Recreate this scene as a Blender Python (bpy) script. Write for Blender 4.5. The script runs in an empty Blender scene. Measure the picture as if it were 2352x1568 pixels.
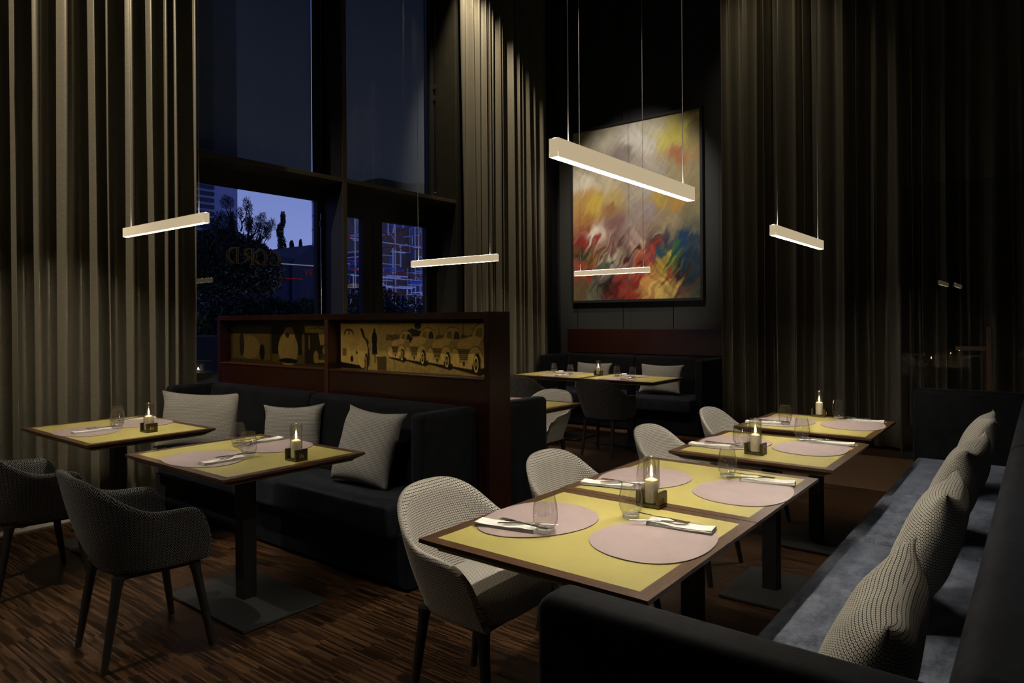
import bpy, bmesh, math, random
import numpy as np
from mathutils import Matrix, Vector
random.seed(7); rng = np.random.default_rng(7)
S = bpy.context.scene; COL = S.collection
PI = math.pi
# ------------------------------------------------------------------ camera, world, exposure
cam = bpy.data.objects.new('camera', bpy.data.cameras.new('camera')); COL.objects.link(cam)
cam.matrix_world = (Matrix.Translation((0, 0, 1.43)) @ Matrix.Rotation(math.radians(38), 4, 'Z')
                    @ Matrix.Rotation(PI/2, 4, 'X') @ Matrix.Rotation(-0.0065, 4, 'Z'))
cam.data.sensor_width = 36; cam.data.lens = 24.0; cam.data.shift_y = -51/2352
cam.data.clip_start = .05; cam.data.clip_end = 300
S.camera = cam
S.view_settings.view_transform = 'Standard'; S.view_settings.look = 'None'
S.view_settings.gamma = 1; S.view_settings.use_curve_mapping = False
S.view_settings.exposure = 0.0
S.cycles.use_denoising = True
S.cycles.max_bounces = 8; S.cycles.transparent_max_bounces = 16
S.cycles.sample_clamp_indirect = 4.0
W = bpy.data.worlds.new('dusk'); S.world = W; W.use_nodes = True
wt = W.node_tree; bg = wt.nodes['Background']
tc = wt.nodes.new('ShaderNodeTexCoord'); sp = wt.nodes.new('ShaderNodeSeparateXYZ'); cr = wt.nodes.new('ShaderNodeValToRGB')
wt.links.new(tc.outputs['Generated'], sp.inputs[0]); wt.links.new(sp.outputs['Z'], cr.inputs[0]); wt.links.new(cr.outputs[0], bg.inputs[0])
cr.color_ramp.elements[0].position = 0.02; cr.color_ramp.elements[0].color = (.30, .36, .74, 1)
cr.color_ramp.elements[1].position = .45; cr.color_ramp.elements[1].color = (.06, .10, .30, 1)
bg.inputs[1].default_value = 1.15

# ------------------------------------------------------------------ node helpers
def newmat(name):
    m = bpy.data.materials.new(name); m.use_nodes = True
    return m, m.node_tree, m.node_tree.nodes['Principled BSDF']
def setin(n, k, v, t):
    s = n.inputs[k]
    if isinstance(v, bpy.types.NodeSocket): t.links.new(v, s)
    else: s.default_value = v
def nd(t, typ, ins=None, **at):
    n = t.nodes.new('ShaderNode' + typ)
    for k, v in at.items(): setattr(n, k, v)
    for k, v in (ins or {}).items(): setin(n, k, v, t)
    return n
def M(t, op, a, b=0.0, c=0.0):
    return nd(t, 'Math', {0: a, 1: b, 2: c}, operation=op).outputs[0]
def ramp(t, fac, stops):
    n = nd(t, 'ValToRGB', {0: fac}); e = n.color_ramp.elements
    while len(e) < len(stops): e.new(.5)
    for el, (p, c) in zip(e, stops): el.position = p; el.color = (*c, 1)
    return n.outputs[0]
def noise(t, vec, scale, detail=3, rough=.5):
    return nd(t, 'TexNoise', {'Vector': vec, 'Scale': scale, 'Detail': detail, 'Roughness': rough}).outputs[0]
def P(p, **k):
    for a, v in k.items():
        n = {'rough': 'Roughness', 'metal': 'Metallic', 'spec': 'Specular IOR Level', 'sheen': 'Sheen Weight',
             'srough': 'Sheen Roughness', 'coat': 'Coat Weight', 'croug': 'Coat Roughness', 'ior': 'IOR', 'alpha': 'Alpha',
             'es': 'Emission Strength', 'trans': 'Transmission Weight', 'sss': 'Subsurface Weight', 'aniso': 'Anisotropic'}.get(a)
        if n: p.inputs[n].default_value = v
def plain(name, col, var=.12, scale=30, bump=0.0, **k):
    m, t, p = newmat(name); P(p, **k)
    o = nd(t, 'TexCoord').outputs['Object']
    f = noise(t, o, scale)
    a = tuple(c*(1-var) for c in col); b = tuple(min(1, c*(1+var)) for c in col)
    t.links.new(ramp(t, f, [(.3, a), (.7, b)]), p.inputs['Base Color'])
    if bump:
        b_ = nd(t, 'Bump', {'Height': f, 'Strength': bump, 'Distance': .002}); t.links.new(b_.outputs[0], p.inputs['Normal'])
    return m
def emis(name, col, st):
    m, t, p = newmat(name); t.nodes.remove(p)
    e = nd(t, 'Emission', {0: (*col, 1), 1: st}); t.links.new(e.outputs[0], t.nodes['Material Output'].inputs[0]); return m

def wood(name, a, b, scale=(1, 14, 14), rough=.4, coat=.0):
    m, t, p = newmat(name); P(p, rough=rough, coat=coat)
    o = nd(t, 'TexCoord').outputs['Object']
    v = nd(t, 'Mapping', {'Vector': o, 'Scale': scale}).outputs[0]
    n1 = noise(t, v, 9, 6, .65); n2 = noise(t, v, 45, 2, .5)
    f = M(t, 'ADD', M(t, 'MULTIPLY', n1, .7), M(t, 'MULTIPLY', n2, .3))
    t.links.new(ramp(t, f, [(.35, a), (.62, b)]), p.inputs['Base Color'])
    t.links.new(nd(t, 'Bump', {'Height': n2, 'Strength': .15, 'Distance': .001}).outputs[0], p.inputs['Normal'])
    return m
def floor_mat():
    m, t, p = newmat('wenge_strip_parquet')
    o = nd(t, 'TexCoord').outputs['Object']; s = nd(t, 'SeparateXYZ', {0: o})
    x, y = s.outputs[0], s.outputs[1]
    blk = M(t, 'FLOOR', M(t, 'DIVIDE', y, .16))
    off = nd(t, 'TexWhiteNoise', {'W': blk}, noise_dimensions='1D').outputs[0]
    row = M(t, 'FLOOR', M(t, 'DIVIDE', y, .0092))
    ro = nd(t, 'TexWhiteNoise', {'W': row}, noise_dimensions='1D').outputs[0]
    u = M(t, 'ADD', M(t, 'ADD', M(t, 'DIVIDE', x, .165), off), M(t, 'MULTIPLY', ro, .16))
    cu = M(t, 'FLOOR', u)
    cell = nd(t, 'CombineXYZ', {0: cu, 1: row})
    wn = nd(t, 'TexWhiteNoise', {'Vector': cell.outputs[0]}, noise_dimensions='2D').outputs[0]
    v = nd(t, 'Mapping', {'Vector': o, 'Scale': (6, 90, 1)}).outputs[0]
    g = noise(t, v, 3, 4, .6)
    big = noise(t, o, 2.5, 2)
    f = M(t, 'ADD', M(t, 'ADD', M(t, 'MULTIPLY', wn, .62), M(t, 'MULTIPLY', g, .3)), M(t, 'MULTIPLY', big, .14))
    fy = M(t, 'FRACT', M(t, 'DIVIDE', y, .0092)); gap = M(t, 'LESS_THAN', fy, .1)
    fx = M(t, 'FRACT', u); seam = M(t, 'LESS_THAN', fx, .012)
    c = ramp(t, f, [(.12, (.009, .005, .0025)), (.4, (.028, .013, .006)), (.62, (.068, .032, .013)), (.9, (.14, .07, .03))])
    mx = nd(t, 'Mix', {0: M(t, 'MULTIPLY', gap, .6), 6: c, 7: (.008, .004, .002, 1)}, data_type='RGBA').outputs[2]
    mx = nd(t, 'Mix', {0: M(t, 'MULTIPLY', seam, .5), 6: mx, 7: (.15, .09, .05, 1)}, data_type='RGBA').outputs[2]
    t.links.new(mx, p.inputs['Base Color'])
    t.links.new(nd(t, 'MapRange', {0: wn, 3: .33, 4: .5}).outputs[0], p.inputs['Roughness'])
    t.links.new(nd(t, 'Bump', {'Height': f, 'Strength': .25, 'Distance': .002}).outputs[0], p.inputs['Normal'])
    P(p, spec=.4)
    return m
def ring_fabric(name, light, dark, cell=.0088, rot=.0):
    m, t, p = newmat(name); P(p, rough=.85, sheen=.15, srough=.5, spec=.2)
    uv = nd(t, 'UVMap').outputs[0]
    v = nd(t, 'Mapping', {'Vector': uv, 'Scale': (1/cell, 1/cell, 1), 'Rotation': (0, 0, rot)}).outputs[0]
    s = nd(t, 'SeparateXYZ', {0: v}); a, b = s.outputs[0], s.outputs[1]
    odd = M(t, 'MULTIPLY', M(t, 'MODULO', M(t, 'FLOOR', b), 2), .5)
    fx = M(t, 'ABSOLUTE', M(t, 'SUBTRACT', M(t, 'FRACT', M(t, 'ADD', a, odd)), .5))
    fy = M(t, 'ABSOLUTE', M(t, 'SUBTRACT', M(t, 'FRACT', b), .5))
    r = M(t, 'POWER', M(t, 'ADD', M(t, 'POWER', fx, 3), M(t, 'POWER', fy, 3)), 1/3)
    c = ramp(t, r, [(.10, dark), (.16, light), (.39, light), (.46, dark)])
    n = noise(t, uv, 900, 1)
    c2 = nd(t, 'Mix', {0: n, 6: c, 7: tuple(.5*(x+y) for x, y in zip(light, dark))+(1,)}, data_type='RGBA', blend_type='MIX')
    c2.inputs[0].default_value = .15
    mm = nd(t, 'Mix', {0: M(t, 'MULTIPLY', n, .3), 6: c, 7: (*dark, 1)}, data_type='RGBA').outputs[2]
    t.links.new(mm, p.inputs['Base Color'])
    t.links.new(nd(t, 'Bump', {'Height': r, 'Strength': .3, 'Distance': .001}).outputs[0], p.inputs['Normal'])
    return m
def herringbone(name, light, dark):
    m, t, p = newmat(name); P(p, rough=.85, sheen=.1, spec=.2)
    uv = nd(t, 'UVMap').outputs[0]; s = nd(t, 'SeparateXYZ', {0: uv}); a, b = s.outputs[0], s.outputs[1]
    za = M(t, 'MULTIPLY', M(t, 'ABSOLUTE', M(t, 'SUBTRACT', M(t, 'FRACT', M(t, 'DIVIDE', a, .030)), .5)), 2)
    w = M(t, 'ADD', M(t, 'DIVIDE', b, .0125), M(t, 'MULTIPLY', za, 1.9))
    f = M(t, 'FRACT', w)
    st = M(t, 'LESS_THAN', f, .36)
    ed = M(t, 'LESS_THAN', M(t, 'ABSOLUTE', M(t, 'SUBTRACT', za, .5)), .38)
    st = M(t, 'MULTIPLY', st, M(t, 'ADD', M(t, 'MULTIPLY', ed, .6), .4))
    n = noise(t, uv, 260, 2)
    st = M(t, 'MULTIPLY', st, nd(t, 'MapRange', {0: n, 1: .35, 2: .65, 3: .15, 4: 1.0}).outputs[0])
    c = nd(t, 'Mix', {0: st, 6: (*dark, 1), 7: (*light, 1)}, data_type='RGBA').outputs[2]
    t.links.new(c, p.inputs['Base Color'])
    t.links.new(nd(t, 'Bump', {'Height': st, 'Strength': .5, 'Distance': .001}).outputs[0], p.inputs['Normal'])
    return m
def velvet(name, a, b, sh=.14):
    m, t, p = newmat(name); P(p, rough=.75, sheen=sh, srough=.35, spec=.12)
    o = nd(t, 'TexCoord').outputs['Object']
    v = nd(t, 'Mapping', {'Vector': o, 'Scale': (1, 1.6, 1)}).outputs[0]
    n1 = noise(t, v, 9, 5, .65); n2 = noise(t, v, 70, 2)
    f = M(t, 'ADD', M(t, 'MULTIPLY', n1, .8), M(t, 'MULTIPLY', n2, .2))
    t.links.new(ramp(t, f, [(.38, a), (.66, b)]), p.inputs['Base Color'])
    p.inputs['Sheen Tint'].default_value = (.6, .7, 1, 1)
    t.links.new(nd(t, 'Bump', {'Height': n1, 'Strength': .25, 'Distance': .01}).outputs[0], p.inputs['Normal'])
    return m
def curtain_mat(name, a, b):
    m, t, p = newmat(name); P(p, rough=.36, sheen=.0, spec=.5, metal=.42)
    o = nd(t, 'TexCoord').outputs['Object']
    v = nd(t, 'Mapping', {'Vector': o, 'Scale': (18, 18, 320)}).outputs[0]
    n1 = noise(t, v, 1.6, 3, .6)
    t.links.new(ramp(t, n1, [(.3, a), (.7, b)]), p.inputs['Base Color'])
    t.links.new(nd(t, 'Bump', {'Height': n1, 'Strength': .12, 'Distance': .001}).outputs[0], p.inputs['Normal'])
    return m
def thin_glass(name, tint=(1, 1, 1), rough=.0, edge=.0, ior=1.45, f0=.04):
    m, t, p = newmat(name); t.nodes.remove(p)
    tr = nd(t, 'BsdfTransparent', {0: (*tint, 1)}); gl = nd(t, 'BsdfGlossy', {0: (1, 1, 1, 1), 1: rough})
    fc = nd(t, 'LayerWeight', {0: .5}).outputs['Facing']
    fr = M(t, 'ADD', f0, M(t, 'MULTIPLY', M(t, 'POWER', fc, 5), .85))
    if edge:
        d = M(t, 'MULTIPLY', M(t, 'POWER', fc, 3.5), edge)
        dk = nd(t, 'BsdfTransparent', {0: (.55, .54, .52, 1)})
        tr = nd(t, 'MixShader', {0: d, 1: tr.outputs[0], 2: dk.outputs[0]})
    mx = nd(t, 'MixShader', {0: fr, 1: tr.outputs[0], 2: gl.outputs[0]})
    t.links.new(mx.outputs[0], t.nodes['Material Output'].inputs[0]); return m
def thick_glass(name):
    m, t, p = newmat(name); P(p, rough=.12, spec=1.0); p.inputs['Base Color'].default_value = (.85, .85, .84, 1)
    o = nd(t, 'TexCoord').outputs['Object']; n = noise(t, nd(t, 'Mapping', {'Vector': o, 'Scale': (1, 1, 4)}).outputs[0], 90, 2)
    t.links.new(nd(t, 'Bump', {'Height': n, 'Strength': .6, 'Distance': .004}).outputs[0], p.inputs['Normal'])
    tr = nd(t, 'BsdfTransparent', {0: (.97, .97, .96, 1)}); mx = nd(t, 'MixShader', {0: M(t, 'MULTIPLY', n, .75), 1: tr.outputs[0], 2: p.outputs[0]})
    t.links.new(mx.outputs[0], t.nodes['Material Output'].inputs[0]); return m
def solid_glass(name):
    m, t, p = newmat(name); P(p, rough=.0, trans=1.0, ior=1.48); p.inputs['Base Color'].default_value = (1, 1, 1, 1); return m
def vcol_mat(name, rough=.5, spec=.5, bump=0.0):
    m, t, p = newmat(name); P(p, rough=rough, spec=spec)
    a = nd(t, 'VertexColor', layer_name='Col')
    t.links.new(a.outputs[0], p.inputs['Base Color'])
    if bump:
        o = nd(t, 'TexCoord').outputs['Object']
        f = noise(t, nd(t, 'Mapping', {'Vector': o, 'Scale': (1, 1, 2.2), 'Rotation': (0, .6, 0)}).outputs[0], 14, 6, .7)
        t.links.new(nd(t, 'Bump', {'Height': f, 'Strength': bump, 'Distance': .01}).outputs[0], p.inputs['Normal'])
    return m
def blind_mat():
    m, t, p = newmat('screen_blind_cloth'); P(p, rough=.8, spec=.2)
    o = nd(t, 'TexCoord').outputs['Object']
    n = noise(t, nd(t, 'Mapping', {'Vector': o, 'Scale': (30, 30, 300)}).outputs[0], 2, 2)
    t.links.new(ramp(t, n, [(.3, (.30, .33, .33)), (.7, (.42, .46, .46))]), p.inputs['Base Color'])
    tr = nd(t, 'BsdfTransparent', {0: (1, 1, .9, 1)})
    mx = nd(t, 'MixShader', {0: .78, 1: tr.outputs[0], 2: p.outputs[0]})
    t.links.new(mx.outputs[0], t.nodes['Material Output'].inputs[0]); return m

MT = dict(
    floor=floor_mat(), wall=plain('charcoal_plaster', (.020, .021, .021), .15, 3, rough=.7),
    wall2=plain('anthracite_panel', (.020, .020, .0195), .06, 1.2, rough=.55), ceil=plain('black_ceiling', (.012, .012, .012), rough=.9),
    frame=plain('bronze_window_metal', (.065, .055, .036), .1, 8, rough=.45, spec=.4), jamb=plain('dark_bronze_jamb', (.026, .024, .015), .1, 8, rough=.6, spec=.2), fdark=plain('black_window_frame', (.012, .012, .013), rough=.5),
    stone=plain('pale_stone', (.42, .40, .35), .12, 14, rough=.6), carpet=plain('brown_carpet', (.17, .10, .058), .45, 420, bump=.6, rough=.95, spec=.1),
    curtain=curtain_mat('taupe_satin_cloth', (.170, .157, .118), (.272, .250, .190)),
    walnut=wood('dark_walnut', (.040, .019, .009), (.125, .066, .032), rough=.34), walnut_y=wood('dark_walnut_crosswise', (.040, .019, .009), (.125, .066, .032), (14, 1, 14), rough=.34),
    mahog=wood('red_brown_veneer', (.010, .0025, .0012), (.028, .0070, .0025), (1.2, 1.2, 9), rough=.32), mahog_d=wood('red_brown_trim', (.03, .009, .004), (.06, .018, .008), (1, 1, 8), rough=.4),
    inlay=plain('olive_yellow_leather', (.47, .415, .135), .07, 5, bump=.05, rough=.36, spec=.45),
    mat=plain('rose_leather', (.405, .322, .312), .05, 9, bump=.08, rough=.5, spec=.35),
    napkin=plain('ivory_linen', (.88, .85, .78), .05, 60, bump=.15, rough=.85), steel=plain('brushed_steel', (.62, .60, .56), .05, 50, rough=.18, metal=1.0),
    bronze=plain('dark_bronze', (.12, .10, .055), .1, 20, rough=.28, metal=.85), wax=plain('ivory_wax', (.92, .84, .62), .03, 5, rough=.5),
    glass=thin_glass('clear_tumbler_glass', (.995, .995, .99), .03, .30, 1.5, .09), gbase=thick_glass('thick_glass_base'), cyl=thin_glass('candle_glass', (.97, .97, .95), .06, .25, 1.5, .14),
    pane=thin_glass('window_glass', (.86, .88, .92), 0, 0, 1.5), pane2=thin_glass('door_glass', (.9, .9, .9), 0, 0, 1.5),
    ring=ring_fabric('ring_weave', (.84, .79, .69), (.018, .017, .016)), ringp=ring_fabric('ring_weave_cushion', (.74, .70, .60), (.014, .0135, .013), .0092),
    ringg=ring_fabric('grey_ring_weave_cushion', (.44, .43, .39), (.014, .0135, .013), .0092),
    herr=herringbone('herringbone_weave', (.36, .35, .33), (.008, .008, .008)),
    velvet=velvet('midnight_velvet', (.006, .007, .010), (.018, .021, .029)), velvet_lit=velvet('lit_slate_velvet', (.034, .043, .062), (.175, .200, .255), .8),  # one dark velvet: pale slate copy where lit, darker copies where shaded
    velvet_d=velvet('near_black_velvet', (.002, .0024, .0032), (.0065, .0075, .010)),
    black=plain('black_powder_metal', (.012, .012, .012), .1, 40, rough=.45), gun=plain('gunmetal_plate', (.045, .047, .046), .15, 25, rough=.42, spec=.4),
    cleg=plain('charcoal_chair_leg', (.016, .014, .012), rough=.5), lampw=None, blind=blind_mat(), cord=plain('grey_cable', (.55, .54, .52), rough=.4),
    flame=emis('candle_flame', (1, .66, .30), 70), led=emis('led_strip', (1, .90, .74), 250), led_dim=emis('led_strip_dimmed', (1, .88, .70), 185), ledup=emis('led_upper_slot', (1, .90, .72), 34),
    gold=plain('gold_leaf_letters', (.85, .55, .08), rough=.4), bldg=plain('blue_grey_render', (.24, .26, .42), .05, .5, rough=.8), bldg2=plain('pale_metal_cladding', (.45, .50, .75), .08, .6, rough=.6),
    roof=plain('slate_roof', (.022, .024, .06), .2, 2, rough=.8), leaf=plain('dark_foliage', (.022, .034, .016), .4, 3, rough=.6), leafl=plain('light_foliage', (.16, .22, .05), .3, 3, rough=.6),
    bark=plain('bark', (.03, .024, .018), .3, 8, rough=.9), pot=plain('grey_planter', (.10, .10, .105), .08, 6, rough=.7), ground=plain('paving', (.05, .05, .052), .2, 2, rough=.8),
    wpipe=plain('white_enamel_tube', (.8, .8, .85), rough=.3), rpipe=plain('red_enamel_tube', (.55, .04, .04), rough=.3), kpipe=plain('blue_enamel_tube', (.12, .16, .6), rough=.3),
    neon=emis('red_neon', (1, .05, .02), .16), whitel=emis('white_light_line', (.75, .8, 1), .25), olive=plain('reflected_olive', (.10, .11, .03), rough=.5),
    brick=plain('brown_facade', (.18, .12, .10), .2, 3, rough=.8), cwood=wood('warm_oak_post', (.07, .030, .012), (.14, .06, .025), (6, 6, 1)))
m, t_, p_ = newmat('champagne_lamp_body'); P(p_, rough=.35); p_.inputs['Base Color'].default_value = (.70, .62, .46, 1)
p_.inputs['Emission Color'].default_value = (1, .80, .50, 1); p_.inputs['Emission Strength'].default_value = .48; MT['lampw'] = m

# ------------------------------------------------------------------ mesh helpers
def mk(name, verts, faces, uvs=None, smooth=False):
    me = bpy.data.meshes.new(name); me.from_pydata([tuple(v) for v in verts], [], faces)
    if smooth: me.polygons.foreach_set('use_smooth', [True]*len(me.polygons))
    if uvs is not None:
        l = me.uv_layers.new(name='UVMap')
        idx = np.empty(len(me.loops), dtype=np.int32); me.loops.foreach_get('vertex_index', idx)
        l.data.foreach_set('uv', np.asarray(uvs, dtype=np.float32)[idx].ravel())
    me.update(); return me
def link(name, me, mat, parent=None, loc=(0, 0, 0), rot=(0, 0, 0)):
    if mat is not None and len(me.materials) == 0: me.materials.append(MT[mat] if isinstance(mat, str) else mat)
    o = bpy.data.objects.new(name, me); COL.objects.link(o); o.location = loc; o.rotation_euler = rot
    if parent: o.parent = parent
    return o
def tag(o, label=None, cat=None, group=None, kind=None):
    if label: o['label'] = label
    if cat: o['category'] = cat
    if group: o['group'] = group
    if kind: o['kind'] = kind
    return o
def thing(name, label, cat, loc=(0, 0, 0), rz=0, group=None, kind=None):
    o = bpy.data.objects.new(name, None); COL.objects.link(o); o.empty_display_size = .1
    o.location = loc; o.rotation_euler = (0, 0, rz); return tag(o, label, cat, group, kind)
def dup(o, parent=None):
    c = o.copy(); COL.objects.link(c); c.parent = parent
    for ch in list(o.children): dup(ch, c)
    return c
def place(proto, used, loc, rz, label, group=None):
    o = proto if not used else dup(proto)
    o.location = loc; o.rotation_euler = (0, 0, rz); o['label'] = label
    if group: o['group'] = group
    return o
def boxuv(bm, me=None):
    l = bm.loops.layers.uv.verify()
    for f in bm.faces:
        n = f.normal; ax = max(range(3), key=lambda i: abs(n[i]))
        i, j = [(1, 2), (0, 2), (0, 1)][ax]
        for lp in f.loops: lp[l].uv = (lp.vert.co[i], lp.vert.co[j])
class MB:
    """collects solids into one mesh"""
    def __init__(s): s.bm = bmesh.new()
    def box(s, lo, hi, bev=0, seg=2, mat=None, taper=None):
        r = bmesh.ops.create_cube(s.bm, size=1); vs = r['verts']
        for v in vs: v.co = Vector([lo[i]+(v.co[i]+.5)*(hi[i]-lo[i]) for i in range(3)])
        if taper: taper(vs)
        if bev:
            es = list({e for v in vs for e in v.link_edges})
            r = bmesh.ops.bevel(s.bm, geom=es, offset=bev, segments=seg, profile=.5, affect='EDGES', clamp_overlap=True)
            vs = list({v for f in r['faces'] for v in f.verts})
        if mat is not None: bmesh.ops.transform(s.bm, matrix=mat, verts=vs)
        return s
    def tube(s, pts, rads, n=10, cap=True, sq=1.0):
        pts = [Vector(p) for p in pts]; rings = []
        if not hasattr(rads, '__len__'): rads = [rads]*len(pts)
        up = Vector((0, 0, 1))
        for i, p in enumerate(pts):
            d = (pts[min(i+1, len(pts)-1)]-pts[max(i-1, 0)]).normalized()
            a = d.cross(up) if abs(d.dot(up)) < .95 else d.cross(Vector((1, 0, 0)))
            a.normalize(); b = d.cross(a).normalized()
            rings.append([s.bm.verts.new(p+(a*math.cos(k*2*PI/n)+b*math.sin(k*2*PI/n)*sq)*rads[i]) for k in range(n)])
        for r0, r1 in zip(rings, rings[1:]):
            for k in range(n): s.bm.faces.new((r0[k], r0[(k+1) % n], r1[(k+1) % n], r1[k]))
        if cap: s.bm.faces.new(rings[0][::-1]); s.bm.faces.new(rings[-1])
        return s
    def lathe(s, prof, n=32, c=(0, 0, 0), closed=False):
        rings = []
        for r, z in prof:
            rings.append([s.bm.verts.new((c[0]+r*math.cos(k*2*PI/n), c[1]+r*math.sin(k*2*PI/n), c[2]+z)) for k in range(n)] if r > 1e-6 else [s.bm.verts.new((c[0], c[1], c[2]+z))])
        prs = list(zip(rings, rings[1:])) + ([(rings[-1], rings[0])] if closed else [])
        for a, b in prs:
            for k in range(n):
                k2 = (k+1) % n
                if len(a) == 1 and len(b) == 1: continue
                if len(a) == 1: s.bm.faces.new((a[0], b[k2], b[k]))
                elif len(b) == 1: s.bm.faces.new((a[k], a[k2], b[0]))
                else: s.bm.faces.new((a[k], a[k2], b[k2], b[k]))
        return s
    def prism(s, poly, z0, z1, inset=0):
        n = len(poly); c = Vector((sum(p[0] for p in poly)/n, sum(p[1] for p in poly)/n))
        a = [s.bm.verts.new((p[0], p[1], z0)) for p in poly]; b = [s.bm.verts.new((p[0], p[1], z1)) for p in poly]
        s.bm.faces.new(a[::-1]); s.bm.faces.new(b)
        for k in range(n): s.bm.faces.new((a[k], a[(k+1) % n], b[(k+1) % n], b[k]))
        return s
    def done(s, name, mat, parent=None, smooth=False, uv=False, loc=(0, 0, 0), rot=(0, 0, 0)):
        bmesh.ops.recalc_face_normals(s.bm, faces=s.bm.faces)
        if uv: boxuv(s.bm)
        me = bpy.data.meshes.new(name); s.bm.to_mesh(me); s.bm.free()
        if smooth:
            me.polygons.foreach_set('use_smooth', [True]*len(me.polygons))
            try: me.set_sharp_from_angle(angle=math.radians(40))
            except Exception: pass
        return link(name, me, mat, parent, loc, rot)
def bx(name, lo, hi, mat, parent=None, bev=0, seg=2, smooth=False, **k):
    return MB().box(lo, hi, bev, seg).done(name, mat, parent, smooth, **k)
def struct(o): o['kind'] = 'structure'; return o

# ------------------------------------------------------------------ room shell
XG, XW = -6.25, -5.9          # glazing plane, inner face of the window wall
H = 6.9
struct(bx('floor', (-6.25, -2.6, -.12), (1.0, 8.9, 0), 'floor'))
struct(bx('ceiling', (-6.6, -2.6, H), (1.0, 8.9, H+.1), 'ceil'))
struct(bx('wall_right', (.95, -2.6, 0), (1.05, 8.9, H), 'wall'))
struct(bx('wall_front', (-6.6, -2.7, 0), (1.05, -2.6, H), 'wall'))
w = thing('wall_back', None, None, kind='structure')
mb = MB()
xs = [-6.3, -5.545, -4.775, -4.0, -3.2, -2.0, -.8, .3, 1.0]
for a, b in zip(xs, xs[1:]): mb.box((a+.004, 8.7, 0), (b-.004, 8.76, H), .003, 1)
mb.done('panelling', 'wall2', w); bx('backing', (-6.6, 8.745, 0), (1.05, 8.85, H), 'fdark', w)
w = thing('wall_left', None, None, kind='structure')
bx('wall_face', (-6.5, -2.6, 0), (-6.25, 2.3, H), 'wall', w)
bx('return', (-6.5, 6.45, 0), (XW, 8.7, H), 'fdark', w)
struct(bx('trim_1', (-6.25, .2, 0), (-5.475, 2.97, .012), 'stone'))
# window wall: mullion, transom, jambs
struct(bx('trim_2', (XG-.02, 4.6335, 0), (XW-.006, 4.6895, H), 'fdark')); struct(bx('trim_7', (XW-.006, 4.633, 0), (XW, 4.69, H), 'frame', bev=.001))  # black sides and bronze nosing put the mullion's shade and light into colour
struct(bx('trim_3', (XG-.02, 2.35, 2.905), (XW+.001, 4.633, 2.95), 'frame', bev=.003))
struct(bx('trim_4', (XG-.02, 4.69, 2.905), (XW+.001, 6.415, 2.95), 'frame', bev=.003))
struct(bx('trim_5', (XG-.02, 6.41, 0), (XW, 6.45, H), 'jamb', bev=.003))
struct(bx('trim_6', (XG-.05, 2.30, 0), (XW-.02, 2.35, H), 'frame', bev=.003))
def window(name, y0, y1, z0, z1, fr=(.06, .06, .06, .08), blind=False, rod=False):
    w = thing(name, None, None, kind='structure')
    l, r, b, t = fr; m = MB()
    m.box((XG-.07, y0, z0), (XG, y0+l, z1), .002, 1); m.box((XG-.07, y1-r, z0), (XG, y1, z1), .002, 1)
    m.box((XG-.07, y0+l, z0), (XG, y1-r, z0+b), .002, 1); m.box((XG-.07, y0+l, z1-t), (XG, y1-r, z1), .002, 1)
    m.done('window_frame', 'fdark', w)
    bx('pane', (XG-.045, y0+l, z0+b), (XG-.037, y1-r, z1-t), 'pane', w)
    if blind:
        f = bx('blind', (XG-.162, y0+l*.3, z0+.01), (XG-.16, y1-r*.3, z1), 'blind', w)
        bx('bottom_bar', (XG-.17, y0+l*.3, z0-.005), (XG-.15, y1-r*.3, z0+.012), 'fdark', f)
    if rod:
        yr = y1-r*.35
        m = MB(); m.tube([(XG+.025, yr, z0+.05), (XG+.025, yr, z1-.3)], .007, 8)
        for z in (z0+.1, z0+1.35, z0+1.5, z0+2.75): m.box((XG-.002, yr-.016, z-.03), (XG+.04, yr+.016, z+.03), .004, 1)
        m.done('opening_rod', 'steel', w)
    return w
window('window_1', 2.35, 4.633, 2.95, H, (.06, .08, .09, .06), True, True)
window('window_2', 4.69, 6.41, 2.95, H, (.06, .09, .09, .06), True, True)
w3 = window('window_3', 2.35, 4.633, 0, 2.905, (.06, .07, .10, .165), False, False)
MB().tube([(XG+.02, 4.595, .4), (XG+.02, 4.595, 2.6)], .006, 8).box((XG, 4.58, 2.45), (XG+.03, 4.61, 2.52), .003, 1).box((XG, 4.58, 1.2), (XG+.03, 4.61, 1.27), .003, 1).done('opening_rod', 'steel', w3)
d = thing('door_1', None, None, kind='structure')
m = MB(); zt = 2.66
m.box((XG-.07, 4.69, zt), (XG, 6.41, 2.905), .002, 1); m.box((XG-.07, 4.69, 0), (XG, 4.78, zt), .002, 1); m.box((XG-.07, 6.27, 0), (XG, 6.41, zt), .002, 1)
m.done('door_frame', 'fdark', d)
for i, (a, b, wl, wr) in enumerate(((4.78, 5.33, .09, .15), (5.335, 6.27, .14, .06))):
    m = MB(); m.box((XG-.06, a, .01), (XG+.015, a+wl, zt), .002, 1).box((XG-.06, b-wr, .01), (XG+.015, b, zt), .002, 1).box((XG-.06, a+wl, .01), (XG+.015, b-wr, .25), .002, 1).box((XG-.06, a+wl, zt-.05), (XG+.015, b-wr, zt), .002, 1)
    lf = m.done('door_leaf', 'fdark', d); bx('pane', (XG-.03, a+wl, .25), (XG-.022, b-wr, zt-.05), 'pane', lf)
    yb = b-wr*.5 if i == 0 else a+wl*.5
    MB().tube([(XG+.05, yb, .95), (XG+.05, yb, 1.25)], .009, 10).tube([(XG+.015, yb, .98), (XG+.05, yb, .98)], .006, 8).tube([(XG+.015, yb, 1.22), (XG+.05, yb, 1.22)], .006, 8).done('door_handle', 'black', lf)
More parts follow.
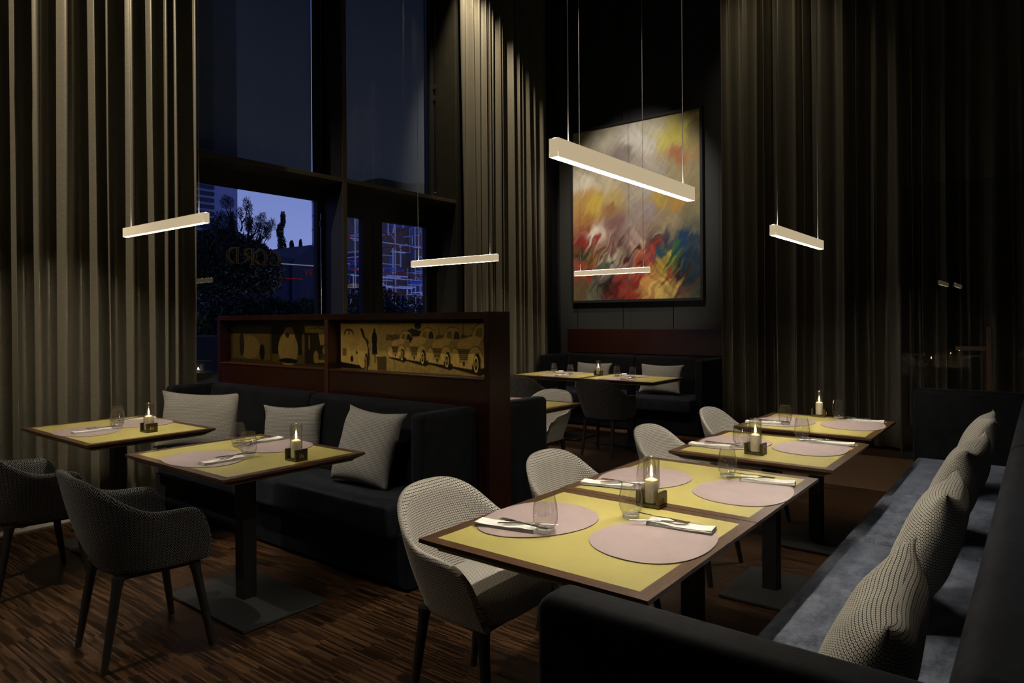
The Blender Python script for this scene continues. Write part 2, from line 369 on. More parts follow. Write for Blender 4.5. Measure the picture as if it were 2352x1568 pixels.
# gold lettering on the lower pane, read from the street
def letters():
    m = MB(); x = XG-.03; h = .155; z0 = 2.0; r = .0045
    def st(pts): m.tube([(x, y, z) for y, z in pts], r, 5)
    def arc(cy, cz, ry, rz_, a0, a1, n=22): return [(cy+ry*math.cos(math.radians(a0+(a1-a0)*i/n)), cz+rz_*math.sin(math.radians(a0+(a1-a0)*i/n))) for i in range(n+1)]
    # seen from inside, left to right (increasing y): mirrored D, R, O, C
    y = 3.53; zc = z0+h/2
    st(arc(y+.085, zc, .083, h/2, 90, 270)+[(y+.135, z0)]); st([(y+.085, z0+h), (y+.135, z0+h)]); st(arc(y+.085, zc, .060, h/2-.010, 95, 265)); st([(y+.106, z0+.006), (y+.106, z0+h-.006)]); st([(y+.122, z0), (y+.122, z0+h)])
    y = 3.70
    st(arc(y+.07, z0+h*.73, .055, h*.27, 90, 270)); st(arc(y+.07, z0+h*.73, .035, h*.2, 95, 265)); st([(y+.07, z0+h), (y+.125, z0+h)]); st([(y+.07, z0+h*.46), (y+.1, z0+h*.46)])
    st([(y+.1, z0), (y+.1, z0+h)]); st([(y+.116, z0), (y+.116, z0+h)]); st([(y+.07, z0+h*.46), (y+.02, z0+.02), (y-.01, z0)]); st([(y+.085, z0+h*.44), (y+.04, z0+.03), (y-.01, z0)]); st([(y+.085, z0), (y+.13, z0)])
    y = 3.90
    st(arc(y, zc, .072, h/2+.002, 0, 360)); st(arc(y, zc, .048, h/2-.006, 0, 360))
    y = 4.065
    st(arc(y-.01, zc, .072, h/2+.002, -150, 130)); st(arc(y-.012, zc, .052, h/2-.006, -140, 120)); st([(y-.056, z0+h*.86), (y-.056, z0+h*.72)]); st([(y-.072, z0+.04), (y-.06, z0+.012)])
    for k, (dy, dz) in enumerate(((-.045, 0), (-.033, .008), (-.02, .012), (-.008, .006))): m.tube([(x, y+dy, zc+dz-.006), (x, y+dy, zc+dz+.006)], .003, 5)
    return m.done('gold_lettering', 'gold')
tag(letters(), 'gold outlined letters CORD on the window pane, mirrored from inside', 'lettering')

# back partition lined curtain side: glass door with lever in front of the right curtain
d = thing('door_2', None, None, (-1.16, 7.9, 0), kind='structure')
bx('pane', (.006, -.005, .06), (1.0, .005, 2.75), 'pane2', d); bx('edge_strip', (-.004, -.008, .06), (.006, .008, 2.75), 'frame', d)
bx('bottom_rail', (-.004, -.02, .0), (1.0, .02, .06), 'fdark', d)
MB().tube([(.10, -.05, 1.053), (.215, -.05, 1.053)], .006, 8).tube([(.215, -.05, 1.053), (.215, 0, 1.053)], .008, 8).tube([(.215, -.012, 1.03), (.215, -.012, 1.075)], .016, 12).tube([(.215, -.012, .97), (.215, -.012, .995)], .014, 12).done('door_lever', 'steel', d)
tag(bx('carpet', (-1.93, 6.28, 0), (.93, 7.78, .008), 'carpet', bev=.003), 'brown carpet strip on the floor before the far right curtain', 'carpet')

# ------------------------------------------------------------------ curtains
def curtain(name, label, p0, p1, nrm, z0, z1, folds, amp, seed, full=1.0):
    r = np.random.default_rng(seed); p0 = np.array(p0); p1 = np.array(p1); L = np.linalg.norm(p1-p0); d = (p1-p0)/L; nrm = np.array(nrm, float)
    nu = int(folds*14); nz = 22; u = np.linspace(0, 1, nu)
    # irregular fold phase
    kn = folds+1; wts = r.uniform(.45, 1.7, kn); ph = np.interp(u, np.concatenate([[0], np.cumsum(wts)/wts.sum()]), np.arange(kn+1))*2*PI*folds/kn
    am = np.interp(u, np.linspace(0, 1, kn), r.uniform(.35, 1.3, kn)); am2 = np.interp(u, np.linspace(0, 1, 2*kn), r.uniform(-1, 1, 2*kn))
    dr = np.interp(u, np.linspace(0, 1, kn), r.uniform(-1, 1, kn)); V = []
    for j in range(nz+1):
        f = j/nz; z = z0+(z1-z0)*f
        s = ph+.9*dr*math.sin(f*2.6+seed)*.8+.25*np.sin(f*5+ph*.37)
        off = amp*am*(np.sin(s)+.22*np.sin(2*s+1.3)+.35*am2*(1-.5*f))*(1.12-.25*f)
        lat = .018*np.cos(s)*am+.012*dr*math.sin(f*3)
        zz = z + (.006*np.sin(s*1.0+1) if j == 0 else 0*u)
        X = p0[None, :]+d[None, :]*(u*L+lat)[:, None]+nrm[None, :]*off[:, None]
        V.append(np.column_stack([X, zz if j == 0 else np.full(nu, z)]))
    V = np.concatenate(V); F = [(j*nu+i, j*nu+i+1, (j+1)*nu+i+1, (j+1)*nu+i) for j in range(nz) for i in range(nu-1)]
    o = link(name, mk(name, V, F, smooth=True), 'curtain')
    md = o.modifiers.new('thick', 'SOLIDIFY'); md.thickness = .004
    return tag(o, label, 'curtain')
curtain('curtain', 'floor-length taupe satin curtain at the left edge, beside the tall window', (-5.62, .2), (-5.62, 2.86), (1, 0), .035, H-.02, 21, .060, 3)
curtain('curtain', 'narrow taupe satin curtain hanging between the window and the painting wall', (-5.76, 6.37), (-5.76, 8.2), (1, 0), .02, H-.02, 15, .062, 5)
curtain('curtain', 'wide dark curtain hanging right of the painting behind the far tables', (-3.17, 8.28), (.7, 8.28), (0, -1), .03, H-.02, 23, .085, 11)

# ------------------------------------------------------------------ paintings and photo mural as rasters on real panels
def vnoise(x, y, seed):
    r = np.random.default_rng(seed); g = r.random((64, 64))
    xi = np.floor(x).astype(int); yi = np.floor(y).astype(int); fx = x-xi; fy = y-yi
    fx = fx*fx*(3-2*fx); fy = fy*fy*(3-2*fy); a = lambda i, j: g[i % 64, j % 64]
    return (a(xi, yi)*(1-fx)+a(xi+1, yi)*fx)*(1-fy)+(a(xi, yi+1)*(1-fx)+a(xi+1, yi+1)*fx)*fy
def fbm(x, y, seed, o=4): return sum(vnoise(x*2**k, y*2**k, seed+k)*.5**k for k in range(o))/(2-.5**(o-1))
def lin(c): c = np.asarray(c, float)/255; return np.where(c < .04045, c/12.92, ((c+.055)/1.055)**2.4)
def raster(name, W_, H_, img, mat, parent, loc, rot=(0, 0, 0)):
    """a W_ x H_ panel in local xz plane facing -y, colour per vertex"""
    nh, nw, _ = img.shape
    X, Z = np.meshgrid(np.linspace(0, W_, nw), np.linspace(H_, 0, nh))
    V = np.column_stack([X.ravel(), np.zeros(nw*nh), Z.ravel()])
    i = np.arange(nh-1)[:, None]*nw+np.arange(nw-1)[None, :]; i = i.ravel()
    F = np.column_stack([i, i+nw, i+nw+1, i+1])
    me = bpy.data.meshes.new(name); me.vertices.add(len(V)); me.vertices.foreach_set('co', V.ravel())
    me.loops.add(F.size); me.loops.foreach_set('vertex_index', F.ravel().astype(np.int32))
    me.polygons.add(len(F)); me.polygons.foreach_set('loop_start', np.arange(0, F.size, 4, dtype=np.int32))
    me.update(calc_edges=True); me.validate()
    a = me.color_attributes.new('Col', 'FLOAT_COLOR', 'POINT')
    a.data.foreach_set('color', np.concatenate([img.reshape(-1, 3), np.ones((nw*nh, 1))], 1).astype(np.float32).ravel())
    return link(name, me, mat, parent, loc, rot)
def painting_img(nw=230, nh=290):
    U, Vv = np.meshgrid(np.linspace(0, 1, nw), np.linspace(0, 1, nh))
    K = [(.05,.05,190,180,140),(.25,.08,200,190,165),(.5,.1,215,208,196),(.62,.16,212,205,190),(.65,.05,205,195,165),(.75,.14,210,195,80),(.85,.12,212,196,55),(.97,.1,150,135,80),(.2,.2,165,150,130),(.4,.2,145,130,124),
         (.6,.25,190,175,160),(.7,.3,185,172,160),(.8,.3,170,155,110),(.84,.22,185,110,55),(.97,.35,160,145,100),(.1,.3,205,195,175),(.3,.35,195,180,150),(.1,.42,180,140,60),(.17,.45,195,165,45),(.35,.44,190,165,90),(.1,.5,165,110,45),(.3,.5,150,105,60),(.5,.4,185,170,150),(.5,.47,170,155,145),(.62,.36,195,185,170),
         (.7,.44,205,170,55),(.85,.48,200,150,50),(.95,.52,140,130,90),(.1,.57,150,80,40),(.17,.6,215,205,195),(.24,.62,190,175,160),(.35,.58,130,90,90),(.5,.57,165,145,135),(.62,.52,170,150,150),(.78,.6,175,155,115),(.97,.62,115,115,90),(.06,.66,140,25,15),(.2,.65,150,25,15),
         (.35,.68,110,60,60),(.45,.66,140,115,110),(.55,.66,170,140,130),(.68,.7,120,55,50),(.75,.68,60,60,90),(.87,.69,18,60,110),(.97,.67,18,60,90),(.07,.71,50,55,25),(.12,.73,45,80,70),(.16,.75,150,110,40),(.22,.72,110,70,20),(.3,.74,180,170,150),(.3,.78,60,70,60),(.4,.73,150,140,120),(.48,.74,60,25,20),
         (.57,.71,190,170,150),(.55,.75,180,60,30),(.65,.74,185,40,20),(.72,.74,30,90,110),(.8,.74,30,110,60),(.9,.78,14,45,70),(.97,.8,14,50,75),(.1,.8,170,60,30),(.13,.83,140,15,20),(.25,.82,75,90,80),(.33,.8,170,160,150),(.4,.8,140,110,120),(.5,.78,200,120,50),(.45,.84,90,60,70),(.6,.8,100,22,16),(.68,.84,190,150,30),(.74,.79,200,180,50),
         (.79,.77,70,120,30),(.78,.86,150,60,30),(.87,.86,45,40,40),(.95,.88,20,50,60),(.08,.93,95,80,50),(.2,.93,90,95,75),(.3,.92,35,25,25),(.42,.9,150,20,15),(.36,.97,90,20,20),(.55,.88,150,25,20),(.52,.97,140,30,20),(.62,.92,200,140,60),(.7,.94,215,180,80),(.76,.9,190,150,60),(.85,.95,85,50,50),(.97,.96,75,85,55)]
    ang = .75*(fbm(U*3, Vv*3, 5, 3)-.5)*2
    wx = U+.07*(fbm(U*5+3, Vv*5, 11)-.5)+.05*(fbm(U*14, Vv*9+7, 13, 3)-.5); wy = Vv+.07*(fbm(U*5, Vv*5+9, 17)-.5)+.05*(fbm(U*9+2, Vv*14, 19, 3)-.5)
    rx = wx*math.cos(.75)+wy*math.sin(.75); ry = -wx*math.sin(.75)+wy*math.cos(.75)
    low = np.clip((Vv-.55)/.15, 0, 1)
    st = fbm(rx*38, ry*5, 23, 3)-.5; st2 = fbm(rx*5, ry*40, 29, 3)-.5
    st3 = fbm(rx*90, ry*7, 37, 2)-.5; wx = wx+(.09+.12*low)*st+(.03+.05*low)*st3; wy = wy-(.06+.09*low)*st+.04*st2+(.02+.04*low)*st3
    num = np.zeros((nh, nw, 3)); den = np.zeros((nh, nw, 1))
    for x, y, r, g, b in K:
        d2 = ((wx-x)*.85)**2+((wy-y)*1.1)**2+1e-4; w_ = (1/d2**1.75)[..., None]; num += w_*lin((r, g, b)); den += w_
    img = num/den; g_ = img.mean(2, keepdims=True); img = g_+(img-g_)*.86
    img *= (1+.35*(fbm(rx*60, ry*8, 31, 3)-.5)[..., None]+(.3+low[..., None]*.6)*st2[..., None])
    return np.clip(img*.95, .002, .9)
pt = thing('painting', 'large abstract painting in cream, yellow, red and blue on the dark back wall', 'painting', (-5.575, 8.62, 1.70))
MB().box((-.035, 0, -.035), (2.03, .075, 0)).box((-.035, 0, 2.5), (2.03, .075, 2.535)).box((-.035, 0, 0), (0, .075, 2.5)).box((1.995, 0, 0), (2.03, .075, 2.5)).done('frame', 'black', pt)
bx('backing', (0, .03, 0), (1.995, .07, 2.5), 'black', pt)
raster('canvas', 1.995, 2.5, painting_img(), vcol_mat('oil_paint', .45, .4, .25), pt, (0, .025, 0))

class Art:
    def __init__(s, nw, nh, asp): s.U, s.V = np.meshgrid(np.linspace(0, asp, nw), np.linspace(0, 1, nh)); s.L = np.full((nh, nw), .6)
    def ell(s, x, y, rx, ry, v, cond=None):
        m_ = ((s.U-x)/rx)**2+((s.V-y)/ry)**2 < 1
        if cond is not None: m_ &= cond
        s.L[m_] = v
    def poly(s, pts, v):
        ins = np.zeros(s.U.shape, bool); n = len(pts)
        for i in range(n):
            x0, y0 = pts[i]; x1, y1 = pts[(i+1) % n]
            if y0 == y1: continue
            c = ((y0 > s.V) != (y1 > s.V)) & (s.U < (x1-x0)*(s.V-y0)/(y1-y0)+x0); ins ^= c
        s.L[ins] = v
    def rect(s, x0, y0, x1, y1, v): s.L[(s.U > x0) & (s.U < x1) & (s.V > y0) & (s.V < y1)] = v
    def img(s, seed, k=1.0):
        L = s.L.copy()
        for _ in range(1): L[1:-1, 1:-1] = (L[1:-1, 1:-1]*4+L[:-2, 1:-1]+L[2:, 1:-1]+L[1:-1, :-2]+L[1:-1, 2:])/8
        L *= .85+.3*fbm(s.U*20, s.V*20, seed)
        L = np.clip(L*1.15, .02, 1)[..., None]**1.5*k*1.15
        return L*np.array([.92, .62, .16])[None, None, :]
def car_front(A, x, y, s, tall=1.0):
    """three-quarter front of a pale 1930s car; x, y is its front wheel"""
    A.poly([(x-.66*s, y+.20*s), (x+.1*s, y+.33*s), (x+.5*s, y+.18*s), (x+.1*s, y+.1*s)], .05)
    A.ell(x+.20*s, y-.46*s, .315*s, .275*s, .28); A.ell(x+.20*s, y-.45*s, .30*s, .26*s, .72)
    A.ell(x+.33*s, y-.47*s, .10*s, .15*s, .10, (A.V < y-.42*s)); A.poly([(x-.02*s, y-.44*s), (x+.02*s, y-.60*s), (x+.16*s, y-.62*s), (x+.17*s, y-.44*s)], .42); A.rect(x+.08*s, y-.62*s, x+.09*s, y-.44*s, .7)
    A.poly([(x-.5*s, y-.30*s), (x-.1*s, y-.42*s), (x+.55*s, y-.38*s), (x+.55*s, y+.06*s), (x-.5*s, y+.15*s)], .58)
    A.poly([(x-.50*s, y-.27*s), (x-.38*s, y-.40*s), (x-.05*s, y-.47*s), (x+.16*s, y-.43*s), (x+.05*s, y-.25*s), (x-.12*s, y-.20*s), (x-.48*s, y-.20*s)], .80)
    A.poly([(x-.48*s, y-.20*s), (x-.12*s, y-.20*s), (x+.06*s, y-.25*s), (x+.05*s, y-.21*s), (x-.12*s, y-.16*s), (x-.47*s, y-.17*s)], .30)
    A.poly([(x-.46*s, y-.17*s), (x-.13*s, y-.17*s), (x-.17*s, y+.03*s), (x-.42*s, y+.03*s)], .45)
    for k in range(5): A.poly([(x-(.455-.008*k)*s, y-(.155-.038*k)*s), (x-(.135+.008*k)*s, y-(.155-.038*k)*s), (x-(.14+.008*k)*s, y-(.137-.038*k)*s), (x-(.45-.008*k)*s, y-(.137-.038*k)*s)], .14)
    top = A.V < y+.10*s
    A.ell(x-.555*s, y+.0*s, .125*s, .225*s, .30, top); A.ell(x-.56*s, y+.01*s, .118*s, .215*s, .78, top)
    A.ell(x-.015*s, y+.02*s, .205*s, .285*s, .30, top); A.ell(x-.02*s, y+.03*s, .195*s, .275*s, .84, top); A.ell(x+.04*s, y+.10*s, .12*s, .22*s, .40, top)
    A.poly([(x-.66*s, y+.08*s), (x-.1*s, y+.10*s), (x-.1*s, y+.21*s), (x-.62*s, y+.16*s)], .76); A.poly([(x-.66*s, y+.155*s), (x-.1*s, y+.205*s), (x-.1*s, y+.22*s), (x-.64*s, y+.17*s)], .25)
    A.poly([(x+.12*s, y+.06*s), (x+.55*s, y+.02*s), (x+.55*s, y+.10*s), (x+.12*s, y+.18*s)], .66)
    A.ell(x-.32*s, y+.10*s, .03*s, .055*s, .12)
    A.ell(x+.03*s, y+.09*s, .085*s, .205*s, .05); A.ell(x, y+.10*s, .062*s, .165*s, .92); A.ell(x, y+.10*s, .042*s, .118*s, .10); A.ell(x, y+.10*s, .018*s, .045*s, .7)
def mural_right():
    asp = 1.371/.320; A = Art(470, 112, asp); X = lambda u: u*asp
    xb = X(.35)
    A.L[:] = .62
    # crowd, trees, pavilion of the right photograph
    m_ = (A.U > xb) & (A.V > .20+.05*fbm(A.U*9, A.V*0, 3)) & (A.V < .40); A.L[m_] = (.12+.35*fbm(A.U*30, A.V*30, 9))[m_]
    A.rect(xb, .36, asp, 1, .60); A.poly([(X(.45), .22), (X(.53), .10), (X(.64), .2), (X(.64), .25), (X(.45), .28)], .08); A.poly([(X(.44), .3), (X(.64), .24), (X(.64), .3), (X(.46), .36)], .66)
    A.rect(X(.705), .1, X(.708), .3, .15); A.rect(X(.855), .02, X(.858), .35, .15); A.ell(X(.57), .05, .1, .07, .05)
    m_ = (A.U > xb) & (A.V > .74+.09*(A.U-xb)/2.8); A.L[m_] = (.38+.3*fbm(A.U*25, A.V*40, 21))[m_]
    for px in (.455, .47): A.ell(X(px), .38, .05, .10, .2)
    car_front(A, X(.46), .60, .62); A.ell(X(.525), .36, .05, .09, .06); A.ell(X(.524), .25, .018, .035, .4)
    car_front(A, X(.60), .62, .74); car_front(A, X(.755), .65, .80); A.ell(X(.845), .42, .045, .13, .5); A.ell(X(.845), .26, .018, .035, .2)
    car_front(A, X(.93), .68, .95); A.ell(X(.985), .3, .05, .12, .08)
    # left photograph: pale car seen from the rear, woman in a long coat
    A.rect(0, 0, xb, 1, .60)
    A.poly([(X(.18), .72), (xb, .70), (xb, 1), (X(.18), 1)], .16)
    A.ell(.22, .95, 1.0, .95, .56, A.U < xb); A.poly([(0, .86), (.85, .93), (.9, 1), (0, 1)], .03); A.rect(0, .92, .8, 1, .03)
    A.ell(.28, .24, .17, .13, .13); A.ell(.28, .27, .145, .12, .57); A.rect(.27, .12, .31, .26, .13); A.rect(0, .26, .45, .40, .57)
    A.poly([(.66, .10), (.76, .12), (.86, .42), (.84, .6), (.78, .6), (.80, .4)], .08)
    A.ell(.80, .62, .20, .32, .10); A.ell(.74, .64, .17, .33, .66); A.ell(.86, .86, .06, .22, .04); A.ell(.845, .88, .035, .17, .55); A.ell(.845, .88, .02, .12, .05)
    A.ell(.38, .78, .045, .07, .03); A.ell(.55, .64, .03, .03, .03); A.rect(.06, .55, .2, .72, .26)
    A.ell(.98, .64, .08, .25, .50); A.ell(.94, .72, .03, .22, .08)
    A.ell(1.13, .16, .032, .06, .05); A.ell(1.13, .34, .085, .17, .04); A.poly([(1.07, .3), (1.19, .3), (1.22, .66), (1.05, .66)], .04); A.rect(1.125, .64, 1.16, .84, .05); A.rect(1.10, .64, 1.12, .70, .05)
    return A.img(41, 1.0)
def mural_left():
    asp = 1.40/.320; A = Art(300, 90, asp); A.L[:] = .16; X = lambda u: u*asp
    A.rect(X(.02), .05, X(.42), .9, .26); A.ell(X(.2), .6, .5, .3, .38); A.ell(X(.34), .72, .12, .2, .05); A.ell(X(.12), .55, .12, .3, .1)
    A.rect(X(.44), .03, X(.75), .92, .06); A.poly([(X(.44), .75), (X(.75), .75), (X(.75), .95), (X(.44), .95)], .22)
    A.ell(X(.60), .62, .42, .42, .50); A.ell(X(.61), .34, .25, .26, .52); A.ell(X(.595), .28, .085, .06, .04); A.rect(X(.592), .2, X(.598), .36, .4); A.ell(X(.60), .90, .4, .06, .03)
    A.ell(X(.745), .5, .06, .3, .3); A.rect(X(.76), .06, X(1), .95, .08); A.rect(X(.76), .06, X(1), .22, .62); A.poly([(X(.88), .2), (X(.94), .2), (X(.95), .5), (X(.9), .5)], .6)
    A.poly([(X(.78), .13), (X(.88), .08), (X(.98), .16), (X(.88), .11)], .1)
    A.ell(X(.80), .33, .03, .06, .4); A.rect(X(.795), .38, X(.805), .6, .5); A.ell(X(.94), .58, .13, .10, .1); A.ell(X(.95), .62, .14, .13, .6); A.ell(X(.86), .78, .1, .15, .5); A.ell(X(.99), .8, .08, .15, .5)
    A.rect(X(.90), .7, X(.99), .84, .3)
    for k in range(5): A.rect(X(.90), .71+.027*k, X(.99), .72+.027*k, .1)
    A.rect(X(.84), .84, X(1), .9, .55)
    return A.img(43, .3)  # dark photographs, dimmed further to stand in for light falling off leftward

# partition with the two photo bays
PX0, PX1, PY0, PY1 = -5.487, -2.51, 3.0, 3.19
pa = thing('partition', 'dark red-brown timber partition with sepia car photographs above the left banquette', 'partition', (0, 0, 0))
m = MB(); m.box((PX0, PY0+.002, 0), (PX1-.04, PY1-.002, 1.085)); m.box((PX0, PY0+.09, 1.085), (PX1-.04, PY1-.002, 1.435)); m.done('panel', 'mahog', pa)
bx('top_rail', (PX0, PY0, 1.435), (PX1-.04, PY1, 1.475), 'mahog', pa, .003)
bx('end_post', (PX1-.04, PY0-.003, 0), (PX1, PY1+.003, 1.476), 'mahog', pa, .004)
bx('ledge', (PX0+.04, PY0-.004, 1.078), (PX1-.04, PY0+.09, 1.088), 'mahog_d', pa, .002)
bx('divider', (-4.03, PY0-.006, 0), (-3.99, PY0+.09, 1.435), 'mahog_d', pa, .002)
bx('side_post', (PX0-.001, PY0-.003, 0), (PX0+.04, PY0+.09, 1.436), 'mahog', pa, .002)
vm = vcol_mat('sepia_print', .3, .5)
raster('photo_print', 1.371, .318, mural_right(), vm, pa, (-3.96, PY0+.084, 1.090))
raster('photo_print', 1.36, .318, mural_left(), vm, pa, (-5.42, PY0+.084, 1.090))

# ------------------------------------------------------------------ banquettes (front faces local -y)
def banquette(label, L, D, seatf, n, loc, rz, arms=(True, True), seatmat='velvet', h=.93, group=None, lean=.07, tb=.13):
    b = thing('banquette', label, 'banquette', loc, rz, group); at = .11
    bx('base', (.03, seatf+.06, .02), (L-.03, D-.02, .30), 'velvet_d', b, .01)
    x0, x1 = (at if arms[0] else 0), (L-at if arms[1] else L); w = (x1-x0)/n
    for i in range(n):
        a, c = x0+i*w+.003, x0+(i+1)*w-.003
        MB().box((a, seatf, .27), (c, D-tb-lean+.02, .452), .035, 4).done('seat_cushion', seatmat, b, True)
        def tp(vs):
            for v in vs:
                if v.co.y < D-tb/2-lean and v.co.z > .6: v.co.y += lean
        MB().box((a, D-tb-lean, .40), (c, D-.005, h), .045, 5, taper=tp).done('back_cushion', 'velvet_d' if seatmat == 'velvet' else 'velvet', b, True)
    for i, s in enumerate(arms):
        if s:
            a = 0 if i == 0 else L-at
            MB().box((a, 0, .03), (a+at, D-.003, h-.002), .032, 5).done('arm', 'velvet_d', b, True)
    bx('plinth', (.08, seatf+.12, 0), (L-.08, D-.1, .022), 'black', b)
    return b
banquette('black velvet banquette along the photo partition, left of the room', 2.88, .44, -.15, 2, (-5.47, 2.55, 0), 0)
banquette('black velvet banquette on the far side of the partition, only its arm shows', 2.88, .44, -.15, 2, (-2.55, 3.64, 0), PI)
banquette('black velvet banquette below the wood panel and painting on the back wall', 2.42, .70, -.1, 2, (-5.65, 7.84, 0), 0)
banquette('long dark velvet banquette along the right edge, facing the table row', 4.62, .85, .02, 2, (-.74, 5.62, 0), -PI/2, seatmat='velvet_lit', tb=.22)
wp = tag(MB().box((-5.63, 8.55, .935), (-3.19, 8.70, 1.283), .003, 1).done('wall_panel', 'mahog'), 'dark red-brown wood panel on the back wall above the banquette', 'wall panel')

# ------------------------------------------------------------------ cushions
def pillow_mesh(w, h, t, seed, dent=.12):
    r = np.random.default_rng(seed); n = 26; V = []; UV = []; F = []
    for side in (1, -1):
        for j in range(n+1):
            for i in range(n+1):
                u = -1+2*i/n; v = -1+2*j/n
                x = u*w/2*(1-.10*(1-abs(v)**2.2)*abs(u)**1.5); z = v*h/2*(1-(dent if v > 0 else .07)*(1-abs(u)**2)*abs(v)**1.5)
                th = t/2*((1-abs(u)**2.6)*(1-abs(v)**2.6))**.55
                y = side*th*(1+.06*math.sin(5*u+seed)*math.sin(4*v+2*seed))
                y += .012*math.sin(7*u*v+seed)*(abs(u)*abs(v))**1.5
                V.append((x, -y, z+h/2)); UV.append((x+side, z*1.0))
    N = (n+1)**2
    A3 = np.array(V).reshape(2, n+1, n+1, 3)
    du = np.concatenate([np.zeros((2, n+1, 1)), np.cumsum(np.linalg.norm(np.diff(A3, axis=2), axis=3), axis=2)], 2); dv = np.concatenate([np.zeros((2, 1, n+1)), np.cumsum(np.linalg.norm(np.diff(A3, axis=1), axis=3), axis=1)], 1)
    du -= du[:, :, n//2:n//2+1]; dv -= dv[:, n//2:n//2+1, :]
    UV = np.stack([du+np.array([1, -1])[:, None, None], dv], 3).reshape(-1, 2)
    for s in (0, 1):
        for j in range(n):
            for i in range(n):
                a = s*N+j*(n+1)+i; q = (a, a+1, a+n+2, a+n+1); F.append(q if s == 0 else q[::-1])
    me = mk('cushion', V, F, UV, True)
    bm = bmesh.new(); bm.from_mesh(me); bmesh.ops.remove_doubles(bm, verts=bm.verts, dist=.0004); bm.to_mesh(me); bm.free()
    return me
def pillow(label, loc, yaw, tilt, w=.46, h=.43, t=.15, seed=1, group=None, roll=0):
    o = link('cushion', pillow_mesh(w, h, t, seed), 'ringp' if group else 'ringg', None, loc)
    o.matrix_world = Matrix.Translation(loc) @ Matrix.Rotation(yaw, 4, 'Z') @ Matrix.Rotation(-tilt, 4, 'X') @ Matrix.Rotation(roll, 4, 'Y')
    return tag(o, label, 'cushion', group)
pillow('wide patterned cushion in the left corner of the partition banquette', (-5.09, 2.60, .462), math.radians(38), .28, .64, .44, .16, 2, roll=.03)
pillow('small patterned cushion at the middle of the partition banquette', (-3.97, 2.67, .455), math.radians(28), .22, .44, .42, .15, 3, roll=-.04)
pillow('square patterned cushion leaning by the near arm of the partition banquette', (-3.20, 2.60, .462), math.radians(6), .34, .47, .46, .16, 4, roll=.05)
pillow('patterned cushion behind the candle on the back-wall banquette', (-4.93, 8.06, .465), math.radians(4), .30, .54, .38, .14, 5)
pillow('patterned cushion near the right arm of the back-wall banquette', (-3.90, 8.04, .465), math.radians(4), .30, .58, .39, .15, 6)
for i, (y, lab, rr, ww) in enumerate(((1.62, 'nearest of the cushions leaning on the right banquette', .06, .52), (2.62, 'second cushion from the front on the right banquette', -.03, .50), (3.58, 'third cushion from the front on the right banquette', .04, .50), (4.58, 'farthest cushion on the right banquette by its far arm', -.02, .50))):
    pillow('patterned '+lab, (-.39, y, .465), -PI/2+(.08, .02, -.06, .05)[i], .36, ww, .46, .17, 7+i, 'cushions along the right banquette', rr)

# ------------------------------------------------------------------ chairs (front faces local +y)
def smooth01(x): x = max(0, min(1, x)); return x*x*(3-2*x)
def shell_mesh(w, rear, front, hk, lean_b, lean_s, zb=.385, th=.03, fw=.02):
    straight = front+.02; nC = 40
    pts = [(w, front-straight*i/9.) for i in range(9)]
    e = 2.5
    for i in range(nC+1):
        a = PI/2*0+PI*i/nC
        c, s = math.cos(a), math.sin(a)
        pts.append((w*math.copysign(abs(c)**(2/e), c), -.02-(rear-.02)*abs(s)**(2/e)))
    pts += [(-w, -.02+straight*(i+1)/9.) for i in range(9)]
    pts = np.array(pts); seg = np.linalg.norm(np.diff(pts, axis=0), axis=1); S_ = np.concatenate([[0], np.cumsum(seg)]); Lt = S_[-1]
    ns = 72; s = np.linspace(0, Lt, ns+1); P2 = np.column_stack([np.interp(s, S_, pts[:, 0]), np.interp(s, S_, pts[:, 1])])
    T = np.gradient(P2, axis=0); T /= np.linalg.norm(T, axis=1)[:, None]; Nn = np.column_stack([-T[:, 1], T[:, 0]])
    # make the normals point outward
    if (Nn[ns//2]*np.array([0, -1])).sum() < 0: Nn = -Nn
    kx = [k[0] for k in hk]; kz = [k[1] for k in hk]
    nv = 14; V = []; UV = []; F = []
    hs = [np.interp(abs(2*si/Lt-1), kx, kz) for si in s]; hs = np.array(hs)
    for _ in range(4): hs[1:-1] = (hs[:-2]+2*hs[1:-1]+hs[2:])/4
    for k in range(2):           # 0 outer, 1 inner
        for i in range(ns+1):
            back = smooth01((-P2[i, 1]+.02)/(rear)); top = hs[i]
            for j in range(nv+1):
                f = j/nv; z = zb+(top-zb)*f; q = (z-zb)/.41
                ln = (lean_s*(1-back)+lean_b*back)*q-.045*(1-q)**3*(.4+.6*back)
                off = ln-(th if k else 0)*(1 if f < .94 else .55)
                x, y = P2[i]+Nn[i]*off
                y += fw*(1-f)*smooth01((P2[i, 1]-front+.16)/.16)       # front edge runs forward towards the seat
                V.append((x, y, z+(.0 if j < nv else (.006)))); UV.append((s[i], z+k*1.3))
    N = (ns+1)*(nv+1); g = lambda k, i, j: k*N+i*(nv+1)+j
    for i in range(ns):
        for j in range(nv):
            F.append((g(0, i, j), g(0, i+1, j), g(0, i+1, j+1), g(0, i, j+1))); F.append((g(1, i, j), g(1, i, j+1), g(1, i+1, j+1), g(1, i+1, j)))
        F.append((g(0, i, nv), g(0, i+1, nv), g(1, i+1, nv), g(1, i, nv))); F.append((g(0, i, 0), g(1, i, 0), g(1, i+1, 0), g(0, i+1, 0)))
    for j in range(nv):
        F.append((g(0, 0, j), g(0, 0, j+1), g(1, 0, j+1), g(1, 0, j))); F.append((g(0, ns, j), g(1, ns, j), g(1, ns, j+1), g(0, ns, j+1)))
    me = mk('shell', V, F, UV, True)
    bm = bmesh.new(); bm.from_mesh(me); bmesh.ops.recalc_face_normals(bm, faces=bm.faces); bm.to_mesh(me); bm.free()
    return me
